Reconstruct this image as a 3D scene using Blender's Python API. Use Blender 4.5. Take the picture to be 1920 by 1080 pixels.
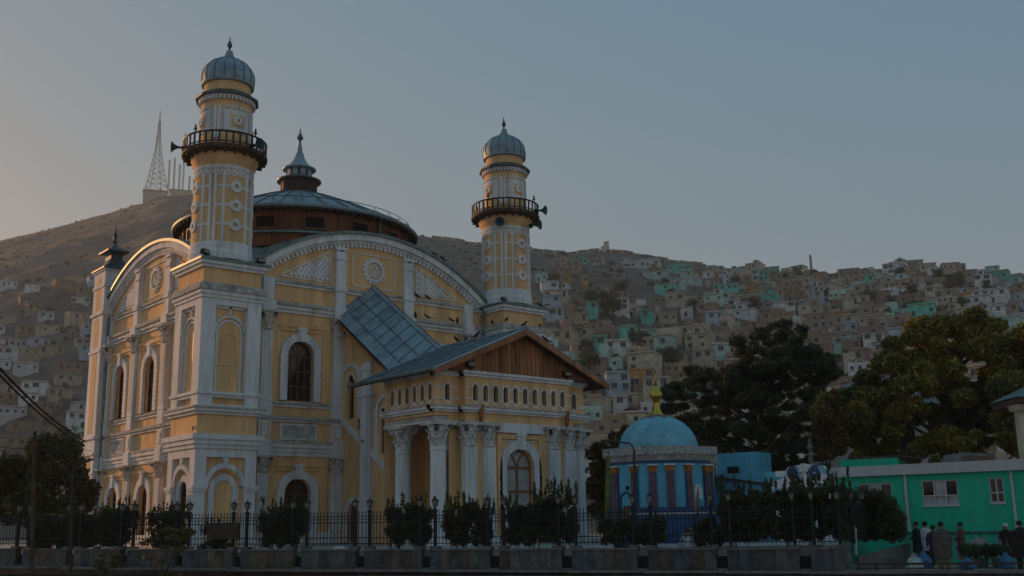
import bpy, bmesh, math, random
import numpy as np
from mathutils import Vector, Matrix
random.seed(7); RNG = np.random.default_rng(11)
R = math.radians
scene = bpy.context.scene
for o in list(bpy.data.objects): bpy.data.objects.remove(o)

# ------------------------------------------------------------------ camera
CAM = Vector((-24.06, -54.97, 1.0))
PIT, ROLL, YAW = R(12.46), R(1.01), R(40.2)
_r = Vector((math.cos(YAW), -math.sin(YAW), 0))
_fw = Vector((math.sin(YAW)*math.cos(PIT), math.cos(YAW)*math.cos(PIT), math.sin(PIT)))
_d = _fw.cross(_r)
CR = _r*math.cos(ROLL) + _d*math.sin(ROLL)
CD = -_r*math.sin(ROLL) + _d*math.cos(ROLL)
cd = bpy.data.cameras.new('camera'); cam = bpy.data.objects.new('camera', cd)
scene.collection.objects.link(cam)
m = Matrix.Identity(4)
for i, a in enumerate((CR, -CD, -_fw)):
    for j in range(3): m[j][i] = a[j]
m.translation = CAM; cam.matrix_world = m
cd.sensor_width = 36; cd.lens = 36*2000/1920; cd.clip_start = 0.5; cd.clip_end = 30000
scene.camera = cam

# ------------------------------------------------------------------ sky, sun, exposure
SUN_AZ, SUN_EL = R(-15), R(10.0)          # azimuth from +Y towards +X
w = bpy.data.worlds.new('World'); scene.world = w; w.use_nodes = True
nt = w.node_tree; nt.nodes.clear()
sky = nt.nodes.new('ShaderNodeTexSky'); sky.sky_type = 'NISHITA'; sky.sun_disc = False
sky.sun_elevation = SUN_EL; sky.sun_rotation = SUN_AZ
sky.altitude = 1800; sky.air_density = 1.0; sky.dust_density = 2.0; sky.ozone_density = 0.0
tint = nt.nodes.new('ShaderNodeVectorMath'); tint.operation = 'MULTIPLY_ADD'      # dusty warm glow over a thin blue-green veil
tint.inputs[1].default_value = (0.74, 0.38, 0.125); tint.inputs[2].default_value = (0.28, 1.46, 2.50)
bg = nt.nodes.new('ShaderNodeBackground'); bg.inputs['Strength'].default_value = 0.10
out = nt.nodes.new('ShaderNodeOutputWorld')
nt.links.new(sky.outputs[0], tint.inputs[0]); nt.links.new(tint.outputs[0], bg.inputs[0]); nt.links.new(bg.outputs[0], out.inputs[0])
sd = bpy.data.lights.new('sun', 'SUN'); sd.energy = 3.1; sd.angle = R(0.6); sd.color = (1.0, 0.49, 0.20)
sun = bpy.data.objects.new('sun', sd); scene.collection.objects.link(sun)
tosun = Vector((math.sin(SUN_AZ)*math.cos(SUN_EL), math.cos(SUN_AZ)*math.cos(SUN_EL), math.sin(SUN_EL)))
sun.rotation_euler = tosun.to_track_quat('Z', 'Y').to_euler()
sun.location = (-30, 60, 60)
vs = scene.view_settings
vs.view_transform = 'Standard'; vs.look = 'None'; vs.gamma = 1; vs.use_curve_mapping = False; vs.exposure = 0.2

# ------------------------------------------------------------------ helpers
COL = scene.collection
MATS = {}
def ray(px, py):
    return CR*((px-960)/2000) + CD*((py-540)/2000) + _fw
def at(px, py, D):                        # world point seen at a photo pixel, at horizontal distance D
    v = ray(px, py); return CAM + v*(D/math.hypot(v.x, v.y))
def polar(az, r):                         # azimuth in degrees, metres from the viewpoint
    return CAM.x + math.sin(R(az))*r, CAM.y + math.cos(R(az))*r

class G:
    """collects faces of one mesh; T maps local (u, o, z) to the world"""
    def __init__(s, T=None): s.v = []; s.f = []; s.T = T; s.mi = []; s.m = 0
    def add(s, vs_, fs):
        b = len(s.v)
        s.v += [tuple(s.T(*p)) if s.T else tuple(p) for p in vs_]
        s.f += [tuple(i+b for i in f) for f in fs]; s.mi += [s.m]*len(fs)
        return s
    def box(s, a0, a1, b0, b1, c0, c1):
        return s.add([(a0,b0,c0),(a1,b0,c0),(a1,b1,c0),(a0,b1,c0),(a0,b0,c1),(a1,b0,c1),(a1,b1,c1),(a0,b1,c1)],
            [(0,3,2,1),(4,5,6,7),(0,1,5,4),(1,2,6,5),(2,3,7,6),(3,0,4,7)])
    def wedge(s, a0, a1, b0, b1, c0, c1, ta=0, tb=0):      # box whose top shrinks by ta, tb
        return s.add([(a0,b0,c0),(a1,b0,c0),(a1,b1,c0),(a0,b1,c0),(a0+ta,b0+tb,c1),(a1-ta,b0+tb,c1),(a1-ta,b1-tb,c1),(a0+ta,b1-tb,c1)],
            [(0,3,2,1),(4,5,6,7),(0,1,5,4),(1,2,6,5),(2,3,7,6),(3,0,4,7)])
    def poly(s, pts, o0, o1):             # prism of a (u, z) polygon between o0 and o1
        n = len(pts)
        return s.add([(u,o0,z) for u,z in pts]+[(u,o1,z) for u,z in pts],
            [tuple(range(n)), tuple(range(2*n-1,n-1,-1))]+[(i,(i+1)%n,n+(i+1)%n,n+i) for i in range(n)])
    def ring(s, cu, zc, ri, ro, o0, o1, a0=0, a1=math.pi, n=16, gap=0.0):   # arc of wedge blocks
        for k in range(n):
            t0 = a0+(a1-a0)*k/n+gap/ro; t1 = a0+(a1-a0)*(k+1)/n-gap/ro
            P = [(cu+r*math.cos(t), zc+r*math.sin(t)) for r, t in ((ri,t0),(ro,t0),(ro,t1),(ri,t1))]
            s.poly(P, o0, o1)
        return s
    def band(s, cu, zc, ri, ro, o0, o1, a0=0, a1=math.pi, n=20):       # continuous arc
        v = []; f = []
        for k in range(n+1):
            t = a0+(a1-a0)*k/n; c, q = math.cos(t), math.sin(t)
            v += [(cu+ri*c,o0,zc+ri*q),(cu+ro*c,o0,zc+ro*q),(cu+ro*c,o1,zc+ro*q),(cu+ri*c,o1,zc+ri*q)]
            if k:
                a = 4*(k-1); b = 4*k
                f += [(a+i, a+(i+1)%4, b+(i+1)%4, b+i) for i in range(4)]
        f += [(0,1,2,3), (4*n,4*n+3,4*n+2,4*n+1)]
        return s.add(v, f)
    def surround(s, cu, z0, zs, ri, ro, o0, o1, h=0.32, n=13, key=True):   # quoined door or window surround
        k = max(1, round((zs-z0)/h)); hh = (zs-z0)/k
        for sd_ in (-1, 1):
            for i in range(k):
                e = 0.0 if i % 2 else 0.03
                a, b = sorted((cu+sd_*ri, cu+sd_*(ro+e)))
                s.box(a, b, o0, o1, z0+i*hh+0.012, z0+(i+1)*hh-0.012)
        s.ring(cu, zs, ri, ro, o0, o1, n=n, gap=0.012)
        s.band(cu, zs, ri+0.015, ro-0.03, o0, o1-0.03, n=18)
        for sd_ in (-1, 1):
            a, b = sorted((cu+sd_*(ri+0.015), cu+sd_*(ro-0.03))); s.box(a, b, o0, o1-0.03, z0, zs)
        if key:
            s.poly([(cu-0.16,zs+ri-0.05),(cu+0.16,zs+ri-0.05),(cu+0.26,zs+ro+0.22),(cu-0.26,zs+ro+0.22)], o0, o1+0.1)
            s.box(cu-0.32, cu+0.32, o0, o1+0.14, zs+ro+0.2, zs+ro+0.34)
        return s
    def wall(s, u0, u1, z0, z1, o, holes=(), dep=0.35):      # sheet with round-headed holes (cu, half, zb, zs)
        x = u0
        for cu, hw, zb, zs in sorted(holes):
            s.quad(x, cu-hw, z0, z1, o)
            if zb > z0+1e-4: s.quad(cu-hw, cu+hw, z0, zb, o)
            n = 14; A = [(cu-hw*math.cos(math.pi*k/n), zs+hw*math.sin(math.pi*k/n)) for k in range(n+1)]
            for (a, za), (b, zb2) in zip(A, A[1:]):
                s.add([(a,o,za),(b,o,zb2),(b,o,z1),(a,o,z1)], [(0,1,2,3)])
                s.add([(a,o,za),(b,o,zb2),(b,o-dep,zb2),(a,o-dep,za)], [(0,1,2,3)])
            for e in (cu-hw, cu+hw): s.add([(e,o,zb),(e,o,zs),(e,o-dep,zs),(e,o-dep,zb)], [(0,1,2,3)])
            s.add([(cu-hw,o,zb),(cu+hw,o,zb),(cu+hw,o-dep,zb),(cu-hw,o-dep,zb)], [(0,1,2,3)])
            x = cu+hw
        s.quad(x, u1, z0, z1, o)
        return s
    def quad(s, u0, u1, z0, z1, o):
        return s.add([(u0,o,z0),(u1,o,z0),(u1,o,z1),(u0,o,z1)], [(0,1,2,3)])
    def archfill(s, cu, hw, zb, zs, o):   # round-headed pane
        n = 14
        P = [(cu-hw,o,zb),(cu+hw,o,zb)]+[(cu+hw*math.cos(math.pi*k/n),o,zs+hw*math.sin(math.pi*k/n)) for k in range(n+1)]
        return s.add(P, [tuple(range(len(P)))])
    def lathe(s, cx, cy, prof, n=24, star=0.0, a0=0.0):     # prof [(r, z)], star makes flutes
        v = []; f = []; k = len(prof)
        for i in range(n):
            t = a0+2*math.pi*i/n; q = 1-(star if i % 2 else 0)
            v += [(cx+r*q*math.cos(t), cy+r*q*math.sin(t), z) for r, z in prof]
        for i in range(n):
            j = (i+1) % n
            f += [(i*k+a, j*k+a, j*k+a+1, i*k+a+1) for a in range(k-1)]
        f += [tuple(i*k for i in range(n))[::-1], tuple(i*k+k-1 for i in range(n))]
        return s.add(v, f)
    def tube(s, P, r, n=6, r1=None):      # round bar along points
        P = [Vector(p) for p in P]; v = []; f = []
        for i, p in enumerate(P):
            d = (P[min(i+1,len(P)-1)]-P[max(i-1,0)]).normalized()
            a = d.orthogonal().normalized() if abs(d.z) < 0.95 else Vector((1,0,0)); a = (a-d*a.dot(d)).normalized()
            if abs(d.z) < 0.95: a = Vector((0,0,1))-d*d.z; a.normalize()
            b = d.cross(a); rr = r if r1 is None else r+(r1-r)*i/max(1,len(P)-1)
            v += [p+(a*math.cos(2*math.pi*k/n)+b*math.sin(2*math.pi*k/n))*rr for k in range(n)]
        for i in range(len(P)-1):
            f += [(i*n+k, i*n+(k+1)%n, (i+1)*n+(k+1)%n, (i+1)*n+k) for k in range(n)]
        f += [tuple(range(n)), tuple(range(len(P)*n-1, (len(P)-1)*n-1, -1))]
        return s.add([tuple(p) for p in v], f)
    def mesh(s, name, mats, smooth=False):
        me = bpy.data.meshes.new(name); me.from_pydata(s.v, [], s.f)
        for mt in (mats if isinstance(mats, (list, tuple)) else [mats]): me.materials.append(mt)
        if any(s.mi): me.polygons.foreach_set('material_index', s.mi)
        b = bmesh.new(); b.from_mesh(me); bmesh.ops.recalc_face_normals(b, faces=b.faces); b.to_mesh(me); b.free()
        if smooth:
            me.polygons.foreach_set('use_smooth', [True]*len(me.polygons))
            try: me.set_sharp_from_angle(angle=R(40))
            except Exception: pass
        me.update(); return me

def tag(o, label=None, cat=None, group=None, kind=None):
    if label: o['label'] = label
    if cat: o['category'] = cat
    if group: o['group'] = group
    if kind: o['kind'] = kind
    return o
RM = {}
def obj(name, g, mats=None, parent=None, smooth=False, local=False, loc=None, rz=0, **k):
    me = g if isinstance(g, bpy.types.Mesh) else g.mesh(name, mats, smooth)
    o = bpy.data.objects.new(name, me); COL.objects.link(o)
    if parent:
        o.parent = parent
        if not local and parent.name in RM: o.matrix_parent_inverse = RM[parent.name]
    if loc is not None: o.location = loc
    if rz: o.rotation_euler = (0, 0, rz)
    return tag(o, **k)
def thing(name, loc, label, cat, group=None, rz=0):
    o = bpy.data.objects.new(name, None); COL.objects.link(o); o.empty_display_size = 0.3
    o.location = loc; o.rotation_euler = (0, 0, rz)
    RM[o.name] = (Matrix.Translation(Vector(loc)) @ Matrix.Rotation(rz, 4, 'Z')).inverted()
    return tag(o, label, cat, group)
def copy_tree(o, loc=None, rz=None, parent=None, scale=None):
    c = o.copy(); COL.objects.link(c); c.parent = parent
    if loc is not None: c.location = loc
    if rz is not None: c.rotation_euler = (0, 0, rz)
    if scale is not None: c.scale = (scale,)*3
    for ch in list(o.children): copy_tree(ch, parent=c)
    return c

# ------------------------------------------------------------------ materials
def mat(name, col, rough=0.8, var=0.12, scale=3.0, metal=0.0, bump=0.02, col2=None, dirt=0.0, island=0.0, streak=False, bscale=30.0, spec=0.3, orand=0.0):
    mt = bpy.data.materials.new(name); mt.use_nodes = True; t = mt.node_tree; N = t.nodes; L = t.links
    b = N['Principled BSDF']; b.inputs['Roughness'].default_value = rough; b.inputs['Metallic'].default_value = metal
    b.inputs['Specular IOR Level'].default_value = spec
    geo = N.new('ShaderNodeNewGeometry')
    vec = geo.outputs['Position']
    if streak:
        mp = N.new('ShaderNodeMapping'); mp.inputs['Scale'].default_value = (1, 1, 0.12); L.new(vec, mp.inputs[0]); vec2 = mp.outputs[0]
    else: vec2 = vec
    n1 = N.new('ShaderNodeTexNoise'); n1.inputs['Scale'].default_value = scale; n1.inputs['Detail'].default_value = 5; n1.inputs['Roughness'].default_value = 0.65
    L.new(vec2, n1.inputs['Vector'])
    rmp = N.new('ShaderNodeValToRGB'); e = rmp.color_ramp.elements
    c = Vector(col[:3]); c2 = Vector(col2[:3]) if col2 else c*(1-2.2*var)
    cl = c*(1+var)
    e[0].position = 0.32; e[0].color = (*c2, 1); e[1].position = 0.68; e[1].color = (*cl, 1)
    L.new(n1.outputs['Fac'], rmp.inputs[0]); last = rmp.outputs[0]
    if dirt:
        n2 = N.new('ShaderNodeTexNoise'); n2.inputs['Scale'].default_value = 1.3; n2.inputs['Detail'].default_value = 9; n2.inputs['Roughness'].default_value = 0.75
        L.new(vec2, n2.inputs['Vector'])
        r2 = N.new('ShaderNodeValToRGB'); r2.color_ramp.elements[0].position = 0.49; r2.color_ramp.elements[1].position = 0.72
        r2.color_ramp.elements[0].color = (0,0,0,1); r2.color_ramp.elements[1].color = (dirt,dirt,dirt,1); L.new(n2.outputs['Fac'], r2.inputs[0])
        mx = N.new('ShaderNodeMix'); mx.data_type = 'RGBA'; mx.inputs['B'].default_value = (0.10,0.085,0.065,1)
        L.new(r2.outputs[0], mx.inputs['Factor']); L.new(last, mx.inputs['A']); last = mx.outputs['Result']
    if island:
        mr = N.new('ShaderNodeMapRange'); mr.inputs['To Min'].default_value = 1-island; mr.inputs['To Max'].default_value = 1+island
        L.new(geo.outputs['Random Per Island'], mr.inputs[0])
        ml = N.new('ShaderNodeVectorMath'); ml.operation = 'SCALE'; L.new(last, ml.inputs[0]); L.new(mr.outputs[0], ml.inputs['Scale']); last = ml.outputs[0]
    if orand:
        oi = N.new('ShaderNodeObjectInfo'); mr = N.new('ShaderNodeMapRange'); mr.inputs['To Min'].default_value = 1-orand; mr.inputs['To Max'].default_value = 1+orand
        L.new(oi.outputs['Random'], mr.inputs[0])
        ml = N.new('ShaderNodeVectorMath'); ml.operation = 'SCALE'; L.new(last, ml.inputs[0]); L.new(mr.outputs[0], ml.inputs['Scale']); last = ml.outputs[0]
    L.new(last, b.inputs['Base Color'])
    if bump:
        n3 = N.new('ShaderNodeTexNoise'); n3.inputs['Scale'].default_value = bscale; n3.inputs['Detail'].default_value = 4; L.new(vec, n3.inputs['Vector'])
        bp = N.new('ShaderNodeBump'); bp.inputs['Strength'].default_value = 0.5; bp.inputs['Distance'].default_value = bump
        L.new(n3.outputs['Fac'], bp.inputs['Height']); L.new(bp.outputs[0], b.inputs['Normal'])
    return mt
def leafmat(name, col, col2, island=0.35, scale=0.5):
    mt = mat(name, col, rough=0.6, var=0.1, scale=scale, bump=0, col2=col2, island=island, spec=0.25)
    t = mt.node_tree; b = t.nodes['Principled BSDF']
    tr = t.nodes.new('ShaderNodeBsdfTranslucent'); mx = t.nodes.new('ShaderNodeMixShader'); mx.inputs[0].default_value = 0.22
    src = b.inputs['Base Color'].links[0].from_socket
    t.links.new(src, tr.inputs[0]); t.links.new(b.outputs[0], mx.inputs[1]); t.links.new(tr.outputs[0], mx.inputs[2])
    t.links.new(mx.outputs[0], t.nodes['Material Output'].inputs[0]); return mt
M_YEL = mat('ochre_plaster', (0.88,0.55,0.27), 0.85, 0.10, 0.7, dirt=0.5, streak=True, bump=0.012)
M_WHT = mat('white_lime_paint', (0.79,0.80,0.81), 0.8, 0.08, 1.4, dirt=0.55, streak=True, bump=0.012)
M_CAP = mat('white_carved_stone', (0.72,0.71,0.69), 0.85, 0.14, 5.0, dirt=0.6, bump=0.03)
M_LEDGE = mat('weathered_ledge', (0.55,0.53,0.50), 0.9, 0.2, 3.0, dirt=0.8, bump=0.03)
M_MET = mat('galvanised_roof_sheet', (0.27,0.36,0.41), 0.52, 0.22, 1.3, metal=0.25, bump=0.02, bscale=6, dirt=0.35, spec=0.5, orand=0.14)
M_METD = mat('dark_roof_seam', (0.11,0.14,0.15), 0.5, 0.2, 2.0, metal=0.4, bump=0)
M_FLASH = mat('green_grey_flashing', (0.16,0.23,0.22), 0.45, 0.2, 2.0, metal=0.4, bump=0.01)
M_WOOD = mat('red_brown_board', (0.40,0.175,0.08), 0.7, 0.28, 2.2, orand=0.25, streak=True, bump=0.01)
M_DRUM = mat('eave_shaded_timber', (0.20,0.085,0.042), 0.75, 0.25, 1.5, streak=True, bump=0.01)  # board brown darkened to hold the shade under the dome eave
M_WOODD = mat('dark_timber', (0.10,0.060,0.040), 0.75, 0.3, 2.0, bump=0.02)
M_FRAME = mat('brown_window_wood', (0.16,0.06,0.03), 0.5, 0.2, 3.0, bump=0.01)
M_DOOR = mat('varnished_door_wood', (0.34,0.12,0.045), 0.45, 0.2, 3.0, bump=0.01)
M_GLASS = mat('dark_window_glass', (0.018,0.020,0.022), 0.12, 0.25, 1.0, bump=0.004, bscale=2.0, spec=0.5)
M_CURT = mat('pale_frosted_glass', (0.42,0.45,0.45), 0.3, 0.15, 2.0, bump=0.004, spec=0.5)
M_IRON = mat('black_painted_iron', (0.014,0.020,0.024), 0.6, 0.15, 4.0, bump=0.004, spec=0.2)
M_IRONB = mat('brown_iron_rail', (0.045,0.032,0.026), 0.55, 0.2, 3.0, bump=0.005)
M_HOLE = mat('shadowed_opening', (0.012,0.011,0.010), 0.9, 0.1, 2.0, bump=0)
M_HORN = mat('teal_horn_speaker', (0.05,0.10,0.12), 0.5, 0.2, 4.0, bump=0)
M_LAMPG = mat('grimy_lamp_glass', (0.25,0.23,0.20), 0.25, 0.2, 6.0, bump=0, spec=0.5)
M_SLAB = mat('grey_stone_slab', (0.105,0.105,0.10), 0.65, 0.28, 2.6, orand=0.3, dirt=0.35, bump=0.01)
M_SLAB2 = mat('blue_grey_stone_slab', (0.075,0.088,0.098), 0.6, 0.3, 3.0, dirt=0.3, bump=0.01, orand=0.3)
M_SLAB3 = mat('brown_stone_slab', (0.12,0.098,0.078), 0.7, 0.3, 2.4, dirt=0.3, bump=0.01, orand=0.3)
M_COPE = mat('pale_coping_stone', (0.17,0.175,0.17), 0.8, 0.2, 3.0, dirt=0.5, bump=0.02)
M_RUBBLE = mat('river_wall_rubble', (0.085,0.080,0.074), 0.95, 0.3, 2.0, island=0.35, dirt=0.5, bump=0.05, bscale=9)
# ------------------------------------------------------------------ the mosque
SZ = 25.2; P = -2.3; CU = 12.6
TF = lambda u, o, z: (u, -o, z)
TL = lambda u, o, z: (-o, SZ-u, z)
mosque = thing('mosque', (CU, CU, 0), 'ochre and white two-minaret mosque with shallow grey metal dome and columned porch', 'mosque')
ARC_R = 13.5; ARC_Z = 19.35-ARC_R

def make_capital():
    """carved leaf capital, unit height, shaft half width 0.3"""
    g = G(); n = 16
    g.lathe(0, 0, [(0.30,0),(0.34,0.03),(0.34,0.07),(0.31,0.09),(0.32,0.5),(0.44,0.86)], n)
    for row, (z, r, k, off) in enumerate(((0.08,0.33,8,0.0),(0.38,0.36,8,0.5))):
        for i in range(k):
            a = 2*math.pi*(i+off)/k; c, s = math.cos(a), math.sin(a)
            def pt(w, rr, zz): return (c*rr-s*w, s*rr+c*w, zz)
            v = [pt(-0.11,r-0.03,z),pt(0.11,r-0.03,z),pt(0.12,r+0.03,z+0.22),pt(-0.12,r+0.03,z+0.22),pt(0.08,r+0.13,z+0.32),pt(-0.08,r+0.13,z+0.32),pt(0.05,r+0.14,z+0.25),pt(-0.05,r+0.14,z+0.25)]
            g.add(v, [(0,1,2,3),(3,2,4,5),(5,4,6,7)])
    for i in range(4):
        a = math.pi/4+math.pi/2*i; c, s = math.cos(a), math.sin(a)
        for q in range(2):
            w = 0.07
            v = [(c*rr-s*ww, s*rr+c*ww, zz) for rr, zz in ((0.38,0.62),(0.56,0.72),(0.60,0.80),(0.55,0.87),(0.40,0.86)) for ww in (-w, w)]
            g.add(v, [(0,2,3,1),(2,4,5,3),(4,6,7,5),(6,8,9,7),(0,8,6,4,2),(1,3,5,7,9)])
    for i in range(4):
        a = math.pi/2*i; g.lathe(0.44*math.cos(a), 0.44*math.sin(a), [(0.02,0.80),(0.09,0.84),(0.09,0.93),(0.03,0.96)], 8)
    g.wedge(-0.50,0.50,-0.50,0.50,0.87,1.0,-0.04,-0.04)
    return g.mesh('capital', M_CAP)
CAPM = make_capital()
def capital(parent, x, y, z, h, wd, name='capital'):
    o = obj(name, CAPM, parent=parent); o.matrix_basis = Matrix.Translation((x, y, z)) @ Matrix.Diagonal((wd, wd, h, 1)); return o

def window(T, cu, hw, zb, zs, o, parent, pane=M_GLASS, frame=M_FRAME, ty=0.62, name='window', bars=2, tracery=False):
    g = G(T); t = 0.07
    g.box(cu-hw, cu-hw+t, o, o+0.08, zb, zs); g.box(cu+hw-t, cu+hw, o, o+0.08, zb, zs)
    g.band(cu, zs, hw-t, hw, o, o+0.08, n=14); g.box(cu-hw, cu+hw, o, o+0.085, zb, zb+t*1.3)
    g.box(cu-hw, cu+hw, o, o+0.09, zs-0.06, zs+0.06)
    g.box(cu-0.06, cu+0.06, o, o+0.075, zb, zs)
    for i in range(1, bars+1):
        z = zb+(zs-zb)*i/(bars+1); g.box(cu-hw, cu+hw, o, o+0.07, z-0.045, z+0.045)
    for s in (-1, 1):
        g.box(cu+s*hw*0.5-0.035, cu+s*hw*0.5+0.035, o, o+0.05, zb, zs) if not tracery else None
    if tracery:
        for s in (-1, 1): g.band(cu+s*hw, zs, hw-0.10, hw-0.02, o, o+0.07, a0=(math.pi/2 if s > 0 else 0), a1=(math.pi if s > 0 else math.pi/2), n=9)
    else:
        for a in (R(55), R(90), R(125)):
            c, s = math.cos(a), math.sin(a)
            g.poly([(cu-0.03*s, zs+0.03*c),(cu+0.03*s, zs-0.03*c),(cu+hw*c+0.03*s, zs+hw*s-0.03*c),(cu+hw*c-0.03*s, zs+hw*s+0.03*c)], o, o+0.05)
    f = obj(name, g, frame, parent)
    obj('pane', G(T).archfill(cu, hw-0.01, zb, zs, o+0.02), pane, f)
    return f

def rb(g, x0, x1, y0, y1, z0, z1, p=0.0):
    g.box(x0-p, x1+p, y0-p, y1+p, z0, z1)

def mouldings(g, T, u0, u1, o, steps):      # steps of (z0, z1, proud)
    g.T = T
    for z0, z1, p in steps: g.box(u0, u1, o-0.05, o+p, z0, z1)

def facade(T, wins_up, wins_lo, tag_):
    Y = G(T); W = G(T); Lg = G(T)
    up = [(c, 0.9, 8.40, 11.15) for c in wins_up]; lo = [(c, 0.88, 0.35, 2.95) for c in wins_lo]
    Y.wall(3.3, 21.9, 0, 5.6, P, lo); Y.wall(3.3, 21.9, 5.6, 8.2, P); Y.wall(3.3, 21.9, 8.2, 14.1, P, up)
    n = 40; U = [3.3+18.6*i/n for i in range(n+1)]; top = lambda u: max(15.2, ARC_Z+math.sqrt(ARC_R**2-(u-CU)**2)-0.1)
    for a, b in zip(U, U[1:]): Y.add([(a,P,14.1),(b,P,14.1),(b,P,top(b)),(a,P,top(a))], [(0,1,2,3)])
    # nested plaster frames round each opening
    for lst, ztop in ((up, 13.1), (lo, 4.75)):
        for c, hw, zb, zs in lst:
            z0 = zb-0.1
            for k, (w_, p) in enumerate(((1.95, 0.16), (1.72, 0.09))):
                zt = ztop-k*0.24
                Y.box(c-w_, c-w_+0.24, P-0.02, P+p, z0, zt); Y.box(c+w_-0.24, c+w_, P-0.02, P+p, z0, zt)
                Y.box(c-w_+0.24, c+w_-0.24, P-0.02, P+p, zt-0.24, zt)
    # horizontal mouldings
    for z0, z1, p in ((0,0.7,0.22),(5.12,5.38,0.10),(5.38,5.62,0.18),(5.62,5.86,0.30),(7.12,7.26,0.16),(8.02,8.18,0.10),
                      (13.72,13.92,0.12),(13.92,14.14,0.26),(15.40,15.56,0.12)):
        W.box(3.4, 21.8, P-0.05, P+p, z0, z1)
    for z0, z1, p in ((5.86,6.0,0.36),(7.26,7.44,0.30),(8.18,8.32,0.20),(14.14,14.34,0.40),(15.56,15.72,0.22)):
        Lg.box(3.4, 21.8, P-0.05, P+p, z0, z1)
    # pilasters, pedestals and strips
    for uc in (5.05, 10.0, 15.2, 20.15):
        for z0, z1 in ((0.7, 4.15), (8.32, 12.55)):
            W.box(uc-0.36, uc+0.36, P-0.05, P+0.26, z0, z1)
            for k in range(4): W.box(uc-0.30+k*0.165, uc-0.30+k*0.165+0.10, P+0.2, P+0.30, z0+0.35, z1-0.12)
            W.box(uc-0.42, uc+0.42, P-0.05, P+0.33, z0, z0+0.28)
        W.box(uc-0.45, uc+0.45, P-0.05, P+0.40, 5.10, 5.99); W.box(uc-0.45, uc+0.45, P-0.05, P+0.44, 13.70, 14.33)
        W.box(uc-0.42, uc+0.42, P-0.05, P+0.34, 7.42, 8.30); W.box(uc-0.40, uc+0.40, P-0.05, P+0.30, 6.0, 7.13)
        Y.box(uc-0.28, uc+0.28, P+0.2, P+0.315, 6.15, 7.0); W.box(uc-0.20, uc+0.20, P+0.2, P+0.34, 6.24, 6.91)
        zt = min(18.25, ARC_Z+math.sqrt(ARC_R**2-(uc-CU)**2)-0.62) if abs(uc-CU) < 4 else 15.75
        W.box(uc-0.36, uc+0.36, P-0.05, P+0.30, 14.33, zt)
        if abs(uc-CU) < 4:
            W.box(uc-0.43, uc+0.43, P-0.05, P+0.38, 15.45, 15.80); W.box(uc-0.40, uc+0.40, P-0.05, P+0.36, zt-0.75, zt-0.58); W.box(uc-0.42, uc+0.42, P-0.05, P+0.37, zt-0.14, zt+0.06)
    # window and door surrounds with spandrel lines
    for lst in (up, lo):
        for c, hw, zb, zs in lst:
            W.surround(c, zb, zs, hw, 1.36, P-0.05, P+0.20)
            zt = zs+1.62
            for s in (-1, 1):
                W.box(*sorted((c+s*1.46, c+s*1.41)), P-0.02, P+0.035, zs+0.25, zt); W.box(*sorted((c+s*1.46, c+s*0.30)), P-0.02, P+0.035, zt-0.05, zt)
    # sunk plaques between the storeys
    for c in (7.4, 17.8):
        W.box(c-1.25, c+1.25, P-0.02, P+0.10, 6.08, 7.05)
    # arch moulding, dentils, metal capping
    A0 = math.acos(9.3/ARC_R)
    W.band(CU, ARC_Z, ARC_R-0.34, ARC_R+0.06, P-0.05, P+0.42, A0, math.pi-A0, 60)
    W.band(CU, ARC_Z, ARC_R-0.50, ARC_R-0.34, P-0.05, P+0.22, A0, math.pi-A0, 60)
    nd = 62
    D = G(T)
    for k in range(nd):
        t = A0+(math.pi-2*A0)*(k+0.5)/nd; dt = 0.5*(math.pi-2*A0)/nd*0.62
        D.poly([(CU+r*math.cos(q), ARC_Z+r*math.sin(q)) for r, q in ((ARC_R-0.74,t-dt),(ARC_R-0.50,t-dt),(ARC_R-0.50,t+dt),(ARC_R-0.74,t+dt))], P-0.02, P+0.17)
    C = G(T); C.band(CU, ARC_Z, ARC_R+0.06, ARC_R+0.24, P-0.6, P+0.56, A0-0.02, math.pi-A0+0.02, 60)
    # tympanum: fish-scale lattices, framed panel
    for s in (-1, 1):
        uu = lambda x: CU+s*(x-CU)
        tri = [(uu(5.85),15.98),(uu(9.3),15.98),(uu(9.3),17.95)]
        for (a, b) in ((0,1),(1,2),(2,0)):
            (x0,z0),(x1,z1) = tri[a], tri[b]; L_ = math.hypot(x1-x0,z1-z0); nx, nz = -(z1-z0)/L_*0.04, (x1-x0)/L_*0.04
            W.poly([(x0-nx,z0-nz),(x1-nx,z1-nz),(x1+nx,z1+nz),(x0+nx,z0+nz)], P-0.02, P+0.07)
        i = 0; z = 16.2
        while z < 17.8:
            x = 9.12-(0.155 if i % 2 else 0)
            while x > 5.9+(z-15.98)*1.78+0.2:
                W.poly([(uu(x)+0.135*math.cos(q*math.pi/4), z+0.135*math.sin(q*math.pi/4)) for q in range(8)], P-0.02, P+0.065)
                x -= 0.31
            z += 0.19; i += 1
    for (a, b, c, d) in ((10.95,14.25,15.98,16.04),(10.95,14.25,18.15,18.21),(10.95,11.01,15.98,18.2),(14.19,14.25,15.98,18.2)):
        W.box(a, b, P-0.02, P+0.06, c, d)
    # wreath medallion
    Md = G(T); Md.band(CU, 17.15, 0.58, 0.74, P-0.02, P+0.12, 0, 2*math.pi-0.001, 26)
    for k in range(16):
        t = 2*math.pi*k/16; cx, cz = CU+0.80*math.cos(t), 17.15+0.80*math.sin(t)
        Md.poly([(cx+0.11*math.cos(q*math.pi/4), cz+0.11*math.sin(q*math.pi/4)) for q in range(8)], P-0.02, P+0.09)
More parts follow.
